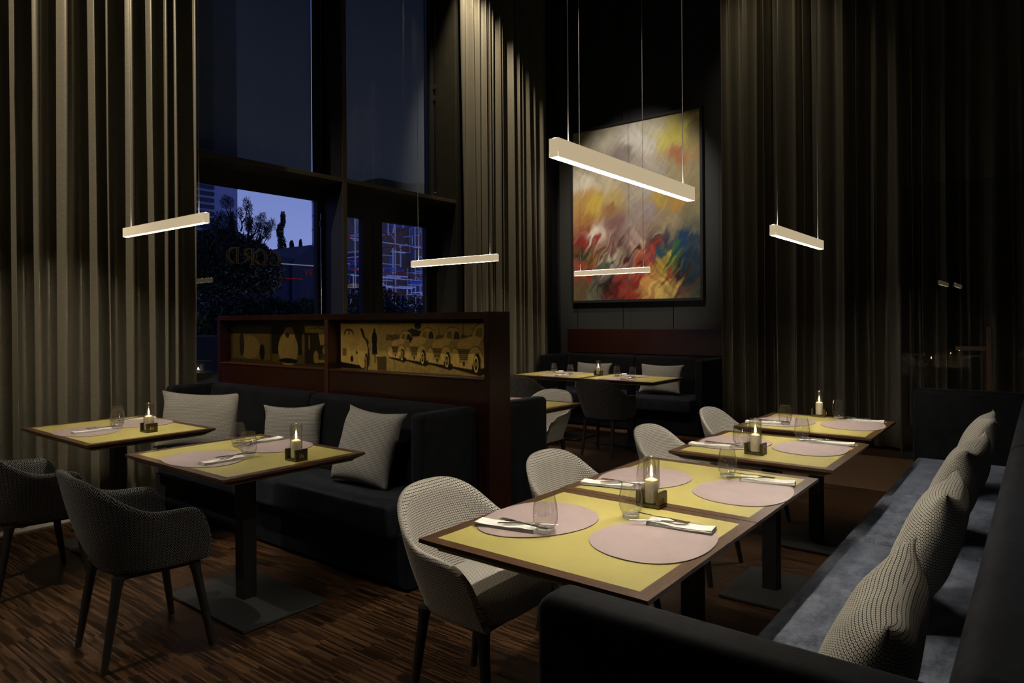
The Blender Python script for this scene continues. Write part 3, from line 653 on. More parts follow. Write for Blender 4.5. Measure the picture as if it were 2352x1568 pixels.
def seat_mesh(w, rear, front, z0, z1):
    e = 3.2; n = 48; out = []
    yc = (front-rear)/2; ry = (front+rear)/2
    for i in range(n):
        a = 2*PI*i/n; c, s = math.cos(a), math.sin(a)
        out.append((w*math.copysign(abs(c)**(2/e), c), yc+ry*math.copysign(abs(s)**(2/e), s)))
    prof = [(.90, z0), (.985, z0+.012), (1, z0+.035), (1, z1-.03), (.975, z1-.008), (.90, z1), (.6, z1+.006), (.25, z1+.008)]
    V = []; F = []
    for k, z in prof:
        for x, y in out: V.append((x*k, yc+(y-yc)*k, z))
    V.append((0, yc, z1+.008)); V.append((0, yc, z0))
    for r in range(len(prof)-1):
        for i in range(n): j = (i+1) % n; F.append((r*n+i, r*n+j, (r+1)*n+j, (r+1)*n+i))
    b = (len(prof)-1)*n
    for i in range(n): j = (i+1) % n; F.append((b+i, b+j, len(V)-2)); F.append((j, i, len(V)-1))
    UV = [(v[0], v[1]+(.8*(z1-v[2]) if abs(v[1]-yc) > abs(v[0]) else 0)) if True else 0 for v in V]
    UV = [(v[0]+(0 if v[2] > z1-.02 else math.copysign(z1-v[2], v[0])*(abs(v[0]) > .9*w)), v[1]+(0 if v[2] > z1-.02 else math.copysign(z1-v[2], v[1]-yc)*(abs(v[0]) <= .9*w))) for v in V]
    me = mk('seat', V, F, UV, True); bm = bmesh.new(); bm.from_mesh(me); bmesh.ops.recalc_face_normals(bm, faces=bm.faces); bm.to_mesh(me); bm.free()
    return me
def make_chair(kind):
    if kind == 'ring':
        t = thing('dining_chair', 'x', 'chair', group='pale patterned dining chairs')
        w, rear, front, fab = .245, .235, .165, 'ring'
        hk = [(0, .785), (.14, .781), (.24, .765), (.33, .725), (.43, .655), (.52, .618), (.62, .605), (.82, .59), (.91, .565), (.965, .51), (1, .41)]; lb, ls = .085, .04
    else:
        t = thing('armchair', 'x', 'armchair', group='dark herringbone armchairs')
        w, rear, front, fab = .245, .235, .20, 'herr'
        hk = [(0, .80), (.18, .797), (.28, .78), (.42, .69), (.52, .645), (.60, .632), (.85, .628), (.93, .60), (.98, .52), (1, .44)]; lb, ls = .085, .06
    o = link('shell', shell_mesh(w, rear, front, hk, lb, ls, fw=.02 if kind == 'ring' else -.012), fab, t)
    link('seat', seat_mesh(w-.022, rear-.045, front+.045, .385, .47), fab, t)
    MB().prism([(-.17, -.15), (.17, -.15), (.2, .15), (-.2, .15)], .362, .388).done('seat_frame', 'cleg', t)
    for sx in (-1, 1):
        for (y0, y1, dx) in ((.14, .20, .03), (-.155, -.215, .0)):
            a = (sx*(.19 if y0 > 0 else .165), y0, .375); b = (sx*((.19 if y0 > 0 else .165)+dx+.012), y1, 0)
            mid = tuple(a[i]*.86+b[i]*.14 for i in range(3))
            MB().tube([a, mid, tuple(.5*(a[i]+b[i]) for i in range(3)), b], [.026, .020, .018, .0135], 10).done('leg', 'cleg', t, True)
    return t
pr = make_chair('ring'); G = 'pale patterned dining chairs'
place(pr, False, (-1.655, 1.95, 0), -PI/2+.02, 'pale ring-patterned chair at the nearest table, in the foreground', G)
place(pr, True, (-1.63, 2.72, 0), -PI/2, 'pale patterned chair second from the front in the right-hand row', G)
place(pr, True, (-1.61, 3.735, 0), -PI/2, 'pale patterned chair third from the front in the right-hand row', G)
place(pr, True, (-1.62, 4.72, 0), -PI/2, 'pale patterned chair farthest back in the right-hand row', G)
place(pr, True, (-3.53, 4.86, 0), PI, 'pale patterned chair facing the camera behind the partition', G)
ph = make_chair('herr'); G = 'dark herringbone armchairs'
place(ph, False, (-3.17, 1.385, 0), -.09, 'dark herringbone armchair in the left foreground, seen from behind', G)
place(ph, True, (-4.38, 1.34, 0), -.05, 'dark herringbone armchair cut off by the left edge of the photo', G)
place(ph, True, (-3.66, 6.30, 0), 0, 'dark armchair at the right half of the back table', G)
place(ph, True, (-4.66, 6.30, 0), 0, 'dark armchair at the left half of the back table, partly hidden', G)

# ------------------------------------------------------------------ tables
def table(label, x0, x1, y0, y1, plate=(.38, .50), group=None):
    w, d = x1-x0, y1-y0; t = thing('dining_table', label, 'table', ((x0+x1)/2, (y0+y1)/2, 0), 0, group); f = .042
    hx, hy = w/2, d/2; z1 = .75
    def rail(pts, name, mat):
        m = MB(); bm = m.bm
        # pts: outer a, outer b, inner b, inner a
        (ax, ay), (bx_, by), (cx, cy), (dx, dy) = pts
        k = .06; sx = lambda x: x-math.copysign(k, x); 
        lv = [[(ax, ay), (bx_, by), (cx, cy), (dx, dy)], [(ax, ay), (bx_, by), (cx, cy), (dx, dy)], [(sx(ax), sx(ay)), (sx(bx_), sx(by)), (cx*.93, cy*.93), (dx*.93, dy*.93)]]
        zs = [z1, z1-.012, z1-.045]; R = [[bm.verts.new((x, y, z)) for x, y in l] for l, z in zip(lv, zs)]
        for r0, r1 in zip(R, R[1:]):
            for i in range(4): bm.faces.new((r0[i], r0[(i+1) % 4], r1[(i+1) % 4], r1[i]))
        bm.faces.new(R[0]); bm.faces.new(R[-1][::-1])
        return m.done(name, mat, t)
    O = [(-hx, -hy), (hx, -hy), (hx, hy), (-hx, hy)]; I = [(-hx+f, -hy+f), (hx-f, -hy+f), (hx-f, hy-f), (-hx+f, hy-f)]
    for i in range(4):
        j = (i+1) % 4; rail([O[i], O[j], I[j], I[i]], 'edge_rail', 'walnut' if i % 2 == 0 else 'walnut_y')
    bx('tabletop', (-hx+f, -hy+f, z1-.04), (hx-f, hy-f, z1-.0005), 'inlay', t)
    bx('subframe', (-.2, -.2, z1-.06), (.2, .2, z1-.04), 'black', t)
    bx('column', (-.038, -.038, .014), (.038, .038, z1-.06), 'black', t, .004)
    bx('base_plate', (-plate[0]/2, -plate[1]/2, .004), (plate[0]/2, plate[1]/2, .016), 'gun', t, .002)
    return t
GR = 'square tables in the right-hand row'
table('nearest table of the right-hand row, with two rose place mats', -1.54, -.757, 1.492, 2.281, group=GR)
table('second table of the right-hand row, pushed against the nearest one', -1.545, -.757, 2.285, 3.062, group=GR)
table('third table of the right-hand row, standing alone with its candle', -1.532, -.745, 3.262, 4.05, group=GR)
table('farthest table of the right-hand row, before the dark curtain', -1.548, -.768, 4.235, 5.02, group=GR)
table('table in front of the left banquette with two tumblers and a candle', -3.725, -2.768, 1.535, 2.305, (.72, .46))
table('leftmost table beside the long curtain', -5.20, -4.165, 1.515, 2.26, (.72, .46))
table('right half of the double table at the back-wall banquette', -4.205, -3.265, 6.60, 7.375, (.72, .46))
table('left half of the double table at the back-wall banquette', -5.18, -4.21, 6.605, 7.38, (.72, .46))
table('table behind the partition, only its corner showing', -3.93, -2.955, 4.0, 4.69, (.6, .4))

# ------------------------------------------------------------------ table settings
def egg(n=64):
    pts = []
    for i in range(n):
        a = 2*PI*i/n; c, s = math.cos(a), math.sin(a)
        rx = .178*math.copysign(abs(c)**.92, c); ry = .222*math.copysign(abs(s)**.95, s)
        # blunt outer side, flatter towards the glass
        pts.append((rx*(1+.10*s), ry*(1-.12*c)+.012*c))
    return pts
pmat = MB().prism(egg(), 0, .0028).done('place_mat', 'mat'); tag(pmat, 'x', 'place mat')
def napkin_proto():
    n = 24; V = []; F = []; layers = []
    m = MB()
    for L_, (z0, inset, skew) in enumerate(((0, 0, 0), (.0032, .0015, .003), (.0064, .003, -.002))):
        top = []; bot = []
        for i in range(n+1):
            u = i/n; x = (u-.5)*(.215-inset); wv = .0022*math.sin(u*7+L_)*math.sin(u*PI)
            yy = skew*(1-u)
            bot.append([m.bm.verts.new((x, s*(.031-inset/2)+yy+.002*math.sin(u*5), z0+max(0, wv)*L_)) for s in (-1, 1)])
            top.append([m.bm.verts.new((x, s*(.031-inset/2)+yy+.002*math.sin(u*5), z0+.0028+max(0, wv)*(L_+1)+.002*(abs(u-.5)*2)**6*(L_))) for s in (-1, 1)])
        for i in range(n):
            b0, b1, t0, t1 = bot[i], bot[i+1], top[i], top[i+1]
            for f in ((b0[0], b0[1], b1[1], b1[0]), (t0[0], t1[0], t1[1], t0[1]), (b0[0], b1[0], t1[0], t0[0]), (b0[1], t0[1], t1[1], b1[1])): m.bm.faces.new(f)
        m.bm.faces.new((bot[0][0], top[0][0], top[0][1], bot[0][1])); m.bm.faces.new((bot[n][0], bot[n][1], top[n][1], top[n][0]))
    return m.done('napkin', 'napkin', None, True)
pnap = tag(napkin_proto(), 'x', 'napkin')
def knife_proto():
    m = MB(); m.tube([(-.10, 0, .0025), (-.03, 0, .004), (0, 0, .004)], [.0045, .0045, .0032], 8, sq=.5)
    m.prism([(0, -.004), (.02, -.006), (.07, -.007), (.092, -.003), (.095, .002), (0, .004)], .0028, .0046); return m.done('table_knife', 'steel', None, True)
def fork_proto():
    m = MB(); m.tube([(-.10, 0, .003), (-.02, 0, .0035), (.02, 0, .006), (.045, 0, .004)], [.004, .003, .0024, .006], 8, sq=.4)
    m.prism([(.04, -.0095), (.055, -.0105), (.055, .0105), (.04, .0095)], .003, .0048)
    for k in range(4): y = -.0088+k*.0059; m.box((.054, y-.0014, .0028), (.09, y+.0014, .0046))
    return m.done('table_fork', 'steel', None, True)
pkn = tag(knife_proto(), 'x', 'knife'); pfk = tag(fork_proto(), 'x', 'fork')
def glass_proto():
    t = thing('tumbler', 'x', 'glass')
    out = [(.0, .013), (.022, .013), (.030, .017), (.0365, .030), (.0405, .045), (.0405, .060), (.0375, .085), (.0325, .108), (.0302, .122)]
    inn = [(r-.0012, z) for r, z in out[::-1][:-2]]+[(.02, .0150), (.0, .0148)]
    MB().lathe(out+inn, 40).done('bowl', 'glass', t, True)
    MB().lathe([(0, 0), (.024, 0), (.0275, .002), (.0292, .008), (.0295, .0126), (0, .0126)], 40).done('glass_base', 'gbase', t, True)
    return t
pgl = glass_proto()
def candle_proto():
    t = thing('candle_holder', 'x', 'candle')
    m = MB(); W_, D_, Hh, T = .046, .034, .056, .014
    m.box((-W_, -D_, 0), (W_, D_, .012), .002, 1); m.box((-W_, -D_, .0115), (-W_+T, D_, Hh), .002, 1); m.box((W_-T, -D_, .0115), (W_, D_, Hh), .002, 1)
    hb = m.done('block', 'bronze', t)
    m = MB()
    m.box((W_+.0002, -.012, .016), (W_+.0008, -.009, .034)).box((W_+.0002, -.003, .016), (W_+.0008, 0, .036)).box((W_+.0002, .006, .016), (W_+.0008, .009, .03)); m.done('emblem', 'gold', hb)
    MB().lathe([(.0, .0122), (.030, .0122), (.030, .165), (.0295, .172), (.027, .176), (.0262, .172), (.0275, .164), (.0275, .0145), (0, .0145)], 36).done('glass_cylinder', 'cyl', t, True)
    cd = MB().lathe([(.0, .0150), (.0235, .0150), (.0235, .090), (.022, .0945), (.016, .098), (.006, .102), (0, .1025)], 32).done('candle', 'wax', t, True)
    MB().tube([(0, 0, .101), (.0006, 0, .109)], .0009, 6).done('wick', 'black', cd)
    MB().lathe([(0, .105), (.0028, .1075), (.0046, .113), (.004, .120), (.002, .128), (0, .134)], 16).done('flame', 'flame', cd, True)
    return t
pcd = candle_proto()
ZT = .75; used = set()
def put(proto, key, loc, rz, label, group):
    o = place(proto, key in used, loc, rz, label, group); used.add(key); return o
def setting(where, side, mat, nap, nrz, glass, mrz):
    """mat centre, napkin centre and angle, glass spot; mrz turns the mat"""
    s = side+' of '+where
    put(pmat, 'm', (*mat, ZT+.0002), mrz, 'rose-pink pebble-shaped place mat on the '+s, 'rose place mats')
    z = ZT+.0034
    if nap:
        put(pnap, 'n', (*nap, z), nrz, 'folded ivory napkin on the '+s, 'folded ivory napkins')
        c, q = math.cos(nrz), math.sin(nrz); zz = z+.0125
        for key, p_, off, a in (('k', pkn, (.085, .012), PI+.35), ('f', pfk, (.080, -.008), PI-.22)):
            lx, ly = off[0]-.022, off[1]; put(p_, key, (nap[0]+c*lx-q*ly, nap[1]+q*lx+c*ly, zz+(.0055 if key == 'f' else 0)), nrz+a, ('table knife' if key == 'k' else 'table fork')+' laid on the napkin at the '+s, 'table knives' if key == 'k' else 'table forks')
    if glass: put(pgl, 'g', (*glass, ZT+.0032), 0, 'stemless clear tumbler at the '+s, 'clear water tumblers')
RT = ['the nearest right-hand table', 'the second right-hand table', 'the third right-hand table', 'the farthest right-hand table']
ST = [((-1.355, 1.878), (-1.385, 1.742), .22, (-1.258, 1.776), (-.953, 1.928), (-.932, 2.072), PI+.13, (-1.115, 2.077)),
      ((-1.345, 2.630), (-1.405, 2.425), .24, (-1.235, 2.433), (-.935, 2.665), (-.905, 2.858), PI+.2, (-1.069, 2.849)),
      ((-1.335, 3.665), (-1.40, 3.487), .12, (-1.265, 3.563), (-.965, 3.755), (-.90, 3.925), PI+.15, (-1.061, 3.949)),
      ((-1.345, 4.59), (-1.43, 4.44), .2, (-1.30, 4.467), (-.955, 4.70), (-.92, 4.888), PI+.12, (-1.093, 4.935))]
for wh, (ma, na, ra, ga, mb_, nb, rb, gb) in zip(RT, ST):
    setting(wh, 'chair side', ma, na, ra, ga, 0); setting(wh, 'banquette side', mb_, nb, rb, gb, PI)
setting('the left banquette table', 'chair side', (-3.27, 1.728), (-3.135, 1.735), PI/2+.0, (-3.147, 1.879), PI/2)
setting('the left banquette table', 'banquette side', (-3.315, 2.125), (-3.462, 2.165), -PI/2, (-3.468, 2.009), -PI/2)
setting('the leftmost table', 'chair side', (-4.69, 1.72), (-4.64, 1.72), PI/2, (-4.651, 1.871), PI/2)
setting('the leftmost table', 'banquette side', (-4.79, 2.07), (-4.93, 2.12), -PI/2, (-4.80, 1.935), -PI/2)
setting('the back table, left half', 'chair side', (-4.66, 6.80), (-4.56, 6.80), PI/2, (-4.558, 6.98), PI/2)
setting('the back table, left half', 'banquette side', (-4.72, 7.20), (-4.90, 7.24), -PI/2+.3, (-4.88, 7.10), -PI/2)
setting('the back table, right half', 'chair side', (-3.80, 6.80), (-3.70, 6.83), PI/2, (-3.725, 7.00), PI/2)
setting('the back table, right half', 'banquette side', (-3.86, 7.20), (-4.0, 7.25), -PI/2+.2, (-3.969, 7.076), -PI/2)
setting('the table behind the partition', 'far side', (-3.56, 4.50), None, 0, None, -PI/2)
for loc, lb in (((-1.130, 2.262), 'between the two nearest right-hand tables'), ((-1.145, 3.435), 'on the third right-hand table'), ((-1.225, 4.985), 'on the farthest right-hand table'),
                ((-2.885, 1.975), 'on the table before the left banquette'), ((-4.37, 1.94), 'on the leftmost table'), ((-4.248, 7.12), 'on the back table before the cushion')):
    put(pcd, 'c', (*loc, ZT+.0002), 0, 'lit pillar candle in glass and bronze block '+lb, 'lit candles on the tables')

# ------------------------------------------------------------------ linear pendants (bar along local x)
def pendant_proto(led='led'):
    t = thing('pendant_lamp', 'x', 'pendant lamp', group='slim linear LED pendants'); L = .5
    m = MB().box((-L, -.0165, .0155), (L, .0165, .056))
    for s in (-1, 1): m.box((-L, s*.0155-.001, 0), (L, s*.0155+.001, .0156)); m.box((s*(L-.001)-.001, -.0165, 0), (s*(L-.001)+.001, .0165, .0156))
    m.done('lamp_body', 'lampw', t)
    MB().box((-L+.004, -.0142, .0125), (L-.004, .0142, .0152)).done('light_strip', led, t)
    MB().box((-L+.004, -.006, .0555), (L-.004, .006, .0575)).done('upper_light_strip', 'ledup', t)
    for s in (-1, 1):
        MB().tube([(s*.42, 0, .057), (s*.42, 0, H-1.92-.03)], .0021, 6).done('suspension_cable', 'cord', t)
    bx('canopy', (-.45, -.025, H-1.92-.03), (.45, .025, H-1.92), 'black', t, .003)
    return t
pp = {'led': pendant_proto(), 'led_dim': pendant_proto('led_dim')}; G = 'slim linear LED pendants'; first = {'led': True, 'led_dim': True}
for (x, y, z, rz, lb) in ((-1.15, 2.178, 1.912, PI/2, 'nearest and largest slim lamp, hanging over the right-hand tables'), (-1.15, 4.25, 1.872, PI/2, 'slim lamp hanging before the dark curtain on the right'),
                          (-3.6, -1.0, 1.95, 0, 'added out of frame beside the camera to brighten the chairs'),  # unseen lamp, added to light the near sides of the chairs
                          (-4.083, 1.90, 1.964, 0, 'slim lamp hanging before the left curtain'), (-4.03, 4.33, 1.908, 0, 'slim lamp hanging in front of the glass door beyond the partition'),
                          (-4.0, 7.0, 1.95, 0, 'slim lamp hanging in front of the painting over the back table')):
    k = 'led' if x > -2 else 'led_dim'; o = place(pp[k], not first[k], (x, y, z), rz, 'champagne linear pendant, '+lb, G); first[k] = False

# ------------------------------------------------------------------ ceiling spots (out of frame, they light curtains and painting)
def spot(x, y, z, target, power, ang, blend, col=(1, .84, .62), r=.03, label=''):
    t = thing('ceiling_spotlight', label, 'spotlight', (x, y, z), group='black ceiling spotlights')
    dv = (Vector(target)-Vector((x, y, z))); q = dv.to_track_quat('-Z', 'Y')
    can = MB().lathe([(.0, .13), (.045, .13), (.045, 0), (.040, 0), (.040, .1), (0, .1)], 20).done('housing', 'black', t, True); can.rotation_euler = q.to_euler()
    MB().tube([(0, 0, .05), (0, 0, H-z)], .008, 8).done('stem', 'black', t)
    l = bpy.data.lights.new('spot', 'SPOT'); l.energy = power; l.spot_size = ang; l.spot_blend = blend; l.color = col; l.shadow_soft_size = r
    lo = bpy.data.objects.new('bulb', l); COL.objects.link(lo); lo.parent = t; lo.rotation_euler = q.to_euler(); lo.location = q @ Vector((0, 0, -.01))
spot(-4.45, -.9, 6.6, (-5.62, 1.7, 3.4), 1100, .80, .8, label='ceiling spotlight above the left curtain')
spot(-5.2, 5.9, 6.6, (-5.76, 7.5, 2.6), 560, .9, .7, label='ceiling spotlight above the curtain by the corner')
spot(-4.0, 3.9, 6.6, (-4.57, 8.6, 2.85), 1000, .50, .6, (1, .92, .80), label='ceiling spotlight aimed at the painting')
spot(-2.95, 7.0, 6.6, (-2.5, 8.28, 3.8), 95, 1.0, 1.0, label='ceiling spotlight above the right curtain')
spot(-3.4, -1.7, 6.5, (-3.35, 1.25, .2), 400, .56, .7, (1, .90, .76), label='unseen spotlight added to brighten the chairs and left floor')  # added out of view to brighten chair backs and the left floor
spot(-2.5, 1.0, 6.6, (-3.25, 3.0, 1.15), 260, .38, .8, (1, .90, .76), label='unseen spotlight added to brighten the car photographs')  # added out of view to brighten the prints and the cushion below
spot(-1.15, 1.3, 6.6, (-1.3, 2.1, .75), 170, .50, .6, (1, .86, .66), label='ceiling spotlight above the nearest tables')

# ------------------------------------------------------------------ wooden stand behind the far arm
st = thing('wooden_stand', 'slim wooden post with a short side bar behind the far arm of the right banquette', 'stand', (-.36, 6.75, .0085))
bx('post', (-.02, -.02, .02), (.02, .02, 1.337), 'cwood', st, .003); bx('side_bar', (-.23, -.012, 1.14), (-.02, .012, 1.175), 'cwood', st, .002); bx('foot', (-.16, -.12, 0), (.16, .12, .02), 'cwood', st, .003)

# ------------------------------------------------------------------ outside the windows
struct(bx('ground', (-60, -20, -.25), (-6.30, 60, -.02), 'ground'))
def leafcloud(m, c, r, n, size, seed, wd=.35):
    rr = random.Random(seed)
    for _ in range(n):
        while True:
            p = Vector((rr.uniform(-1, 1), rr.uniform(-1, 1), rr.uniform(-1, 1)))
            if p.length < 1: break
        p = Vector(c)+Vector((p.x*r[0], p.y*r[1], p.z*r[2])); a = Vector((rr.uniform(-1, 1), rr.uniform(-1, 1), rr.uniform(-1, 1))).normalized(); b = a.orthogonal().normalized()
        s = size*rr.uniform(.6, 1.3); vs = [m.bm.verts.new(p+a*s), m.bm.verts.new(p+b*s*wd), m.bm.verts.new(p-a*s), m.bm.verts.new(p-b*s*wd)]; m.bm.faces.new(vs)
# pine tree with open crown
pine = thing('pine_tree', 'dark bushy pine tree outside the left window', 'tree', (-12, 6.75, -.02))
m = MB(); rr = random.Random(5)
trunks = [[(-.0, -.15, 0), (0, -.1, 1.5), (.1, .0, 2.6), (0, .12, 3.5)], [(.1, .2, 0), (.05, .22, 1.4), (.1, .35, 2.4), (0, .7, 3.1)], [(0, -.35, 0), (0, .1, 1.6), (0, .05, 2.2)]]
for tk in trunks: m.tube([Vector(p)+Vector((.0, 0, 0)) for p in tk], [.07, .06, .045, .02][:len(tk)], 8)
tips = []
for k in range(64):
    y = rr.uniform(-.45, .85); z = rr.uniform(2.45, 3.78)-abs(y-.15)*.75; b = Vector((rr.uniform(-.1, .1), .1+y*.55, z-rr.uniform(.25, .4))); tpt = Vector((rr.uniform(-.3, .3), y, z)); m.tube([b, (b+tpt)/2+Vector((0, .03, -.05)), tpt], [.018, .012, .006], 5); tips.append(tpt)
m.done('trunk', 'bark', pine)
m = MB()
for i, tpt in enumerate(tips): leafcloud(m, tpt+Vector((0, 0, .05)), (.10, .07, .13), 150, .045, i, .09)
leafcloud(m, (0, -.1, 2.55), (.7, .85, .6), 11000, .05, 77, .3); leafcloud(m, (0, .35, 2.5), (.6, .65, .5), 7000, .045, 78, .3); leafcloud(m, (0, -.3, 1.95), (.6, .7, .45), 3000, .045, 79); leafcloud(m, (0, .1, 3.0), (.3, .45, .35), 900, .04, 81, .1); leafcloud(m, (0, .75, 2.35), (.5, .35, .45), 3000, .04, 80, .3)
m.done('crown', 'leaf', pine)
m = MB(); leafcloud(m, (0, -.5, 1.3), (.5, 1.2, .6), 8000, .055, 91); leafcloud(m, (0, .55, 1.25), (.45, .75, .6), 5000, .055, 92); leafcloud(m, (0, -.1, .5), (.5, 1.5, .52), 5000, .07, 93)
tag(m.done('hedge', 'leaf', loc=(-10.5, 6.9, -.02)), 'dark leafy hedge outside below the gold letters', 'hedge')
for i, (y, z0, zt_, w_) in enumerate(((19.75, 2.5, 6.5, .55), (20.35, 2.5, 5.35, .5), (20.95, 2.5, 5.6, .35), (20.0, 2.5, 5.0, .5), (22.0, 2.5, 5.35, .35))):
    tr = thing('poplar_tree', ['tallest slender tree silhouetted against the dusk sky', 'broad slender tree just right of the tallest one outside', 'thin small tree far right of the distant tree row', 'low tree left in the distant tree row', 'thin tree beside the pale tower outside'][i], 'tree', (-30-1.2*i, y*(30+1.2*i)/30, -.02), group='distant trees on the skyline')
    MB().tube([(0, 0, 0), (0, 0, zt_)], [.08, .02], 6).done('trunk', 'bark', tr)
    m = MB(); H2 = zt_-1.6; n = 9
    for k in range(n): f = k/(n-1); leafcloud(m, (rr.uniform(-.05, .05), rr.uniform(-.08, .08), 1.6+H2*f), (w_*.8*(1-.75*f), w_*(1-.75*f)*rr.uniform(.7, 1.1), H2/n*.8), 420, .07, 100+i*20+k)
    m.done('crown', 'leaf', tr)
m = MB(); leafcloud(m, (0, 0, 1.5), (.4, .75, .52), 4200, .032, 55); leafcloud(m, (0, .9, 1.42), (.4, .7, .45), 3000, .032, 56); leafcloud(m, (0, .4, .7), (.45, 1.1, .7), 4000, .035, 57); m.tube([(0, .3, 0), (0, .3, 1.0)], .03, 6)
tag(m.done('shrub', 'leaf', loc=(-8.8, 7.5, .0)), 'dark shrub outside the glass door, before the lit tubes', 'shrub')
b = thing('office_building', 'blue-grey building with dark louvres outside at the left window edge', 'building', (-16, 0, 0))
bx('wall', (-4, -6, -.02), (0, 9.29, 30), 'bldg', b)
m = MB(); [m.box((.0, 6.2, z*.16), (.05, 8.66, z*.16+.09)) for z in range(14, 90)]; m.done('louvre', 'roof', b)
b = thing('tower_block', 'pale metal-clad tower just left of the window mullion outside', 'building', (-34, 0, 0))
bx('wall', (-3, 26.6, -.02), (0, 36, 9.5), 'bldg2', b)
m = MB(); [m.box((0, 26.6, z*.9), (.03, 36, z*.9+.04)) for z in range(1, 11)]; [m.box((-3, 26.57, z*.9), (0, 26.6, z*.9+.04)) for z in range(1, 11)]; [m.box((-k*.8, 26.57, 0), (-k*.8+.04, 26.6, 9.5)) for k in range(1, 4)]; [m.box((0, 26.6+k*1.1, 0), (.03, 26.65+k*1.1, 9.5)) for k in range(10)]; m.done('joint_grid', 'roof', b)
b = thing('gabled_house', 'dark house roofs in the middle distance outside', 'building', (-20, 0, 0))
def gable(m, x0, x1, pts):
    a = [m.bm.verts.new((x0, y, z)) for y, z in pts]; c = [m.bm.verts.new((x1, y, z)) for y, z in pts]; m.bm.faces.new(a); m.bm.faces.new(c[::-1])
    for i in range(len(pts)): j = (i+1) % len(pts); m.bm.faces.new((a[i], a[j], c[j], c[i]))
m = MB(); gable(m, -3, 0, [(10.5, 0), (10.5, 3.3), (12.1, 3.66), (13.9, 3.50), (13.9, 0)]); gable(m, -3.5, .1, [(13.5, 0), (13.5, 3.35), (14.25, 4.03), (16.5, 3.85), (16.5, 0)]); m.done('wall', 'roof', b)
bx('gutter_line', (.11, 12.2, 3.30), (.14, 16.4, 3.33), 'whitel', b)
bx('red_light_line', (.11, 12.4, 2.83), (.14, 13.9, 2.85), 'neon', b)
m = MB(); yy = 14.0
for ch in range(7):
    y0 = 14.0+ch*.2; 
    if ch % 3 == 0: m.tube([(.13, y0, 3.17), (.13, y0+.06, 2.99), (.13, y0+.12, 3.17)], .011, 5)
    elif ch % 3 == 1: m.tube([(.13, y0+.1, 3.17), (.13, y0, 3.17), (.13, y0, 2.99), (.13, y0+.1, 2.99)], .011, 5); m.tube([(.13, y0, 3.08), (.13, y0+.08, 3.08)], .011, 5)
    else: m.tube([(.13, y0, 2.99), (.13, y0, 3.17), (.13, y0+.1, 3.14), (.13, y0, 3.08), (.13, y0+.1, 2.99)], .011, 5)
m.done('red_sign', 'neon', b)
b = thing('brown_building', 'brown and blue facade behind the lit tubes outside', 'building', (-24.2, 0, 0))
bx('wall', (-3, 21.1, -.02), (0, 37, 8.0), 'brick', b); bx('side_wing', (-2, 23.0, -.02), (.6, 37, 8.0), 'bldg', b)
m = MB(); [m.box((.6, 23.4+k*1.0, 4.3), (.62, 23.8+k*1.0, 4.9)) for k in range(5)]; m.done('window', 'fdark', b)
# tube sculpture
sc = thing('tube_sculpture', 'tall lattice of white, red and blue tubes lit blue outside the glass door', 'sculpture', (-11.6, 9.1, 0))
rr = random.Random(21); P_ = {'wpipe': MB(), 'rpipe': MB(), 'kpipe': MB()}
for k in range(210):
    mt = rr.choices(['wpipe', 'rpipe', 'kpipe'], [.62, .13, .25])[0]; p = Vector((rr.uniform(0, .9), rr.uniform(-.2, 2.45), rr.uniform(.5, 3.95))); pts = [p]; ax = rr.choice([1, 1, 2, 2, 0])
    for q in range(rr.choice([1, 1, 2, 3])):
        dv = Vector((0, 0, 0)); dv[ax] = rr.choice([-1, 1])*rr.uniform(.2, .75); p = p+dv; p.z = max(.1, min(4.0, p.z)); p.y = max(-.2, min(2.6, p.y)); pts.append(p.copy()); ax = rr.choice([a for a in (0, 1, 2) if a != ax])
    if rr.random() < .12: pts = [pts[0], pts[0]+Vector((0, rr.uniform(-.4, .4), rr.uniform(-.4, .4)))]
    P_[mt].tube(pts, rr.choice([.010, .014, .018]), 6)
for y in (0, .55, 1.1, 1.7, 2.3):
    P_['wpipe'].tube([(.4, y, 0), (.4, y, 3.9)], .016, 6)
for z in (.9, 1.5, 2.0, 2.35, 2.45, 3.1): P_['rpipe' if z in (2.0, 2.45) else 'wpipe'].tube([(.5, -.2, z), (.5, 2.5, z-.05)], .014, 6)
P_['wpipe'].done('white_tubes', 'wpipe', sc); P_['rpipe'].done('red_tubes', 'rpipe', sc); P_['kpipe'].done('blue_tubes', 'kpipe', sc)
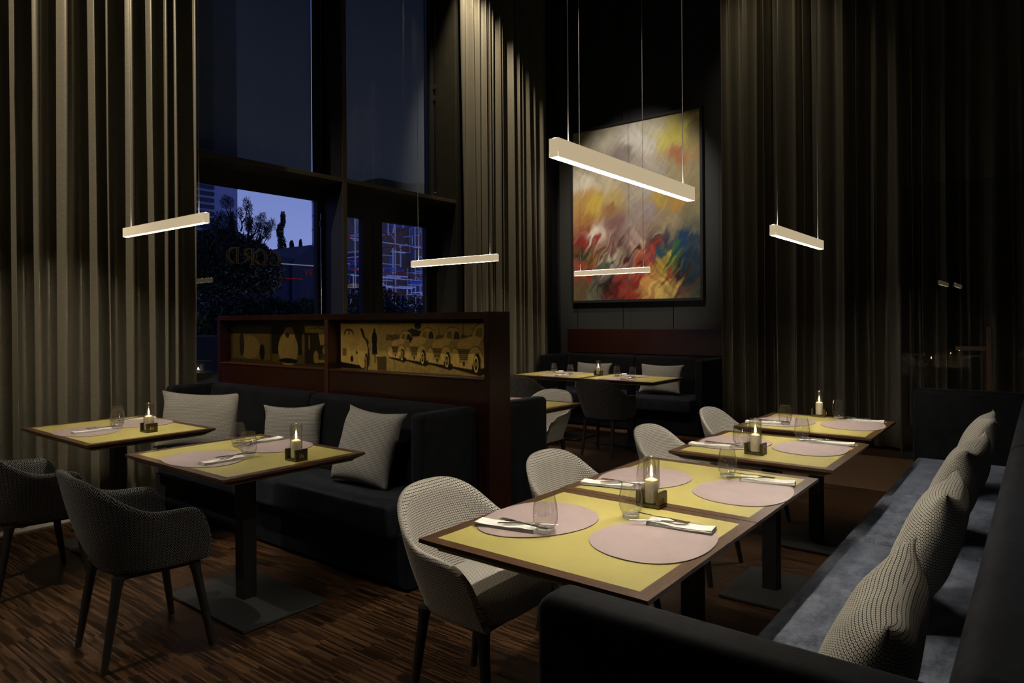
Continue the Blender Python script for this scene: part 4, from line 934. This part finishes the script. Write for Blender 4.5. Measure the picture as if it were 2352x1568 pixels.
def pl(name, loc, e, col, r=.1):
    l = bpy.data.lights.new(name, 'POINT'); l.energy = e; l.color = col; l.shadow_soft_size = r; o = bpy.data.objects.new(name, l); COL.objects.link(o); o.location = loc; return o
t = thing('garden_floodlight', 'small floodlight on the ground below the tube sculpture', 'floodlight', (-10.5, 10.2, -.02), group='garden floodlights')
bx('housing', (-.08, -.1, 0), (.08, .1, .12), 'black', t, .01); o = pl('bulb', (0, 0, .3), 90, (.25, .32, 1)); o.parent = t
t = dup(t); t.location = (-11.0, 8.6, -.02); t['label'] = 'second floodlight below the left side of the tube sculpture'
for c in t.children:
    if c.type == 'LIGHT': c.data = c.data.copy(); c.data.color = (.75, .8, 1); c.data.energy = 40
# terrace: planter, plus table and cube added to imitate the indoor table's reflection
pz = thing('planter', 'tall grey planter outside at the foot of the left window', 'planter', (-9.2, 4.3, -.02))
MB().box((-.4, -1.6, 0), (.3, .72, 1.25), .01, 1).done('box', 'pot', pz)
m = MB(); leafcloud(m, (-.05, -.1, 1.42), (.3, .75, .2), 900, .07, 61); m.done('plants', 'leafl', pz)
ot = thing('reflection_table', 'made-up table outside the window, imitating the reflected tabletop', 'table', (-7.25, 3.95, -.02))
bx('tabletop', (-.35, -.45, .72), (.35, .45, .75), 'stone', ot, .004); MB().tube([(0, 0, 0), (0, 0, .72)], .03, 12).done('leg', 'black', ot); bx('foot', (-.25, -.25, 0), (.25, .25, .015), 'black', ot)
ln = thing('reflection_cube', 'made-up olive cube and tealight, imitating the reflected table and candle', 'lantern', (-7.17, 3.70, .7305))
MB().box((-.10, -.12, 0), (.10, .12, .16), .004, 1).box((-.10, -.12, .26), (.10, .12, .275), .002, 1).box((-.10, -.12, .16), (-.09, .12, .26)).done('cube', 'olive', ln)
MB().lathe([(.0, .161), (.036, .161), (.038, .235), (.035, .235), (.033, .166), (0, .166)], 24).done('tealight_glass', 'cyl', ln, True)
MB().lathe([(0, .168), (.02, .168), (.02, .182), (0, .182)], 16).done('tealight', 'wax', ln); MB().lathe([(0, .183), (.005, .19), (0, .206)], 10).done('flame', 'flame', ln)
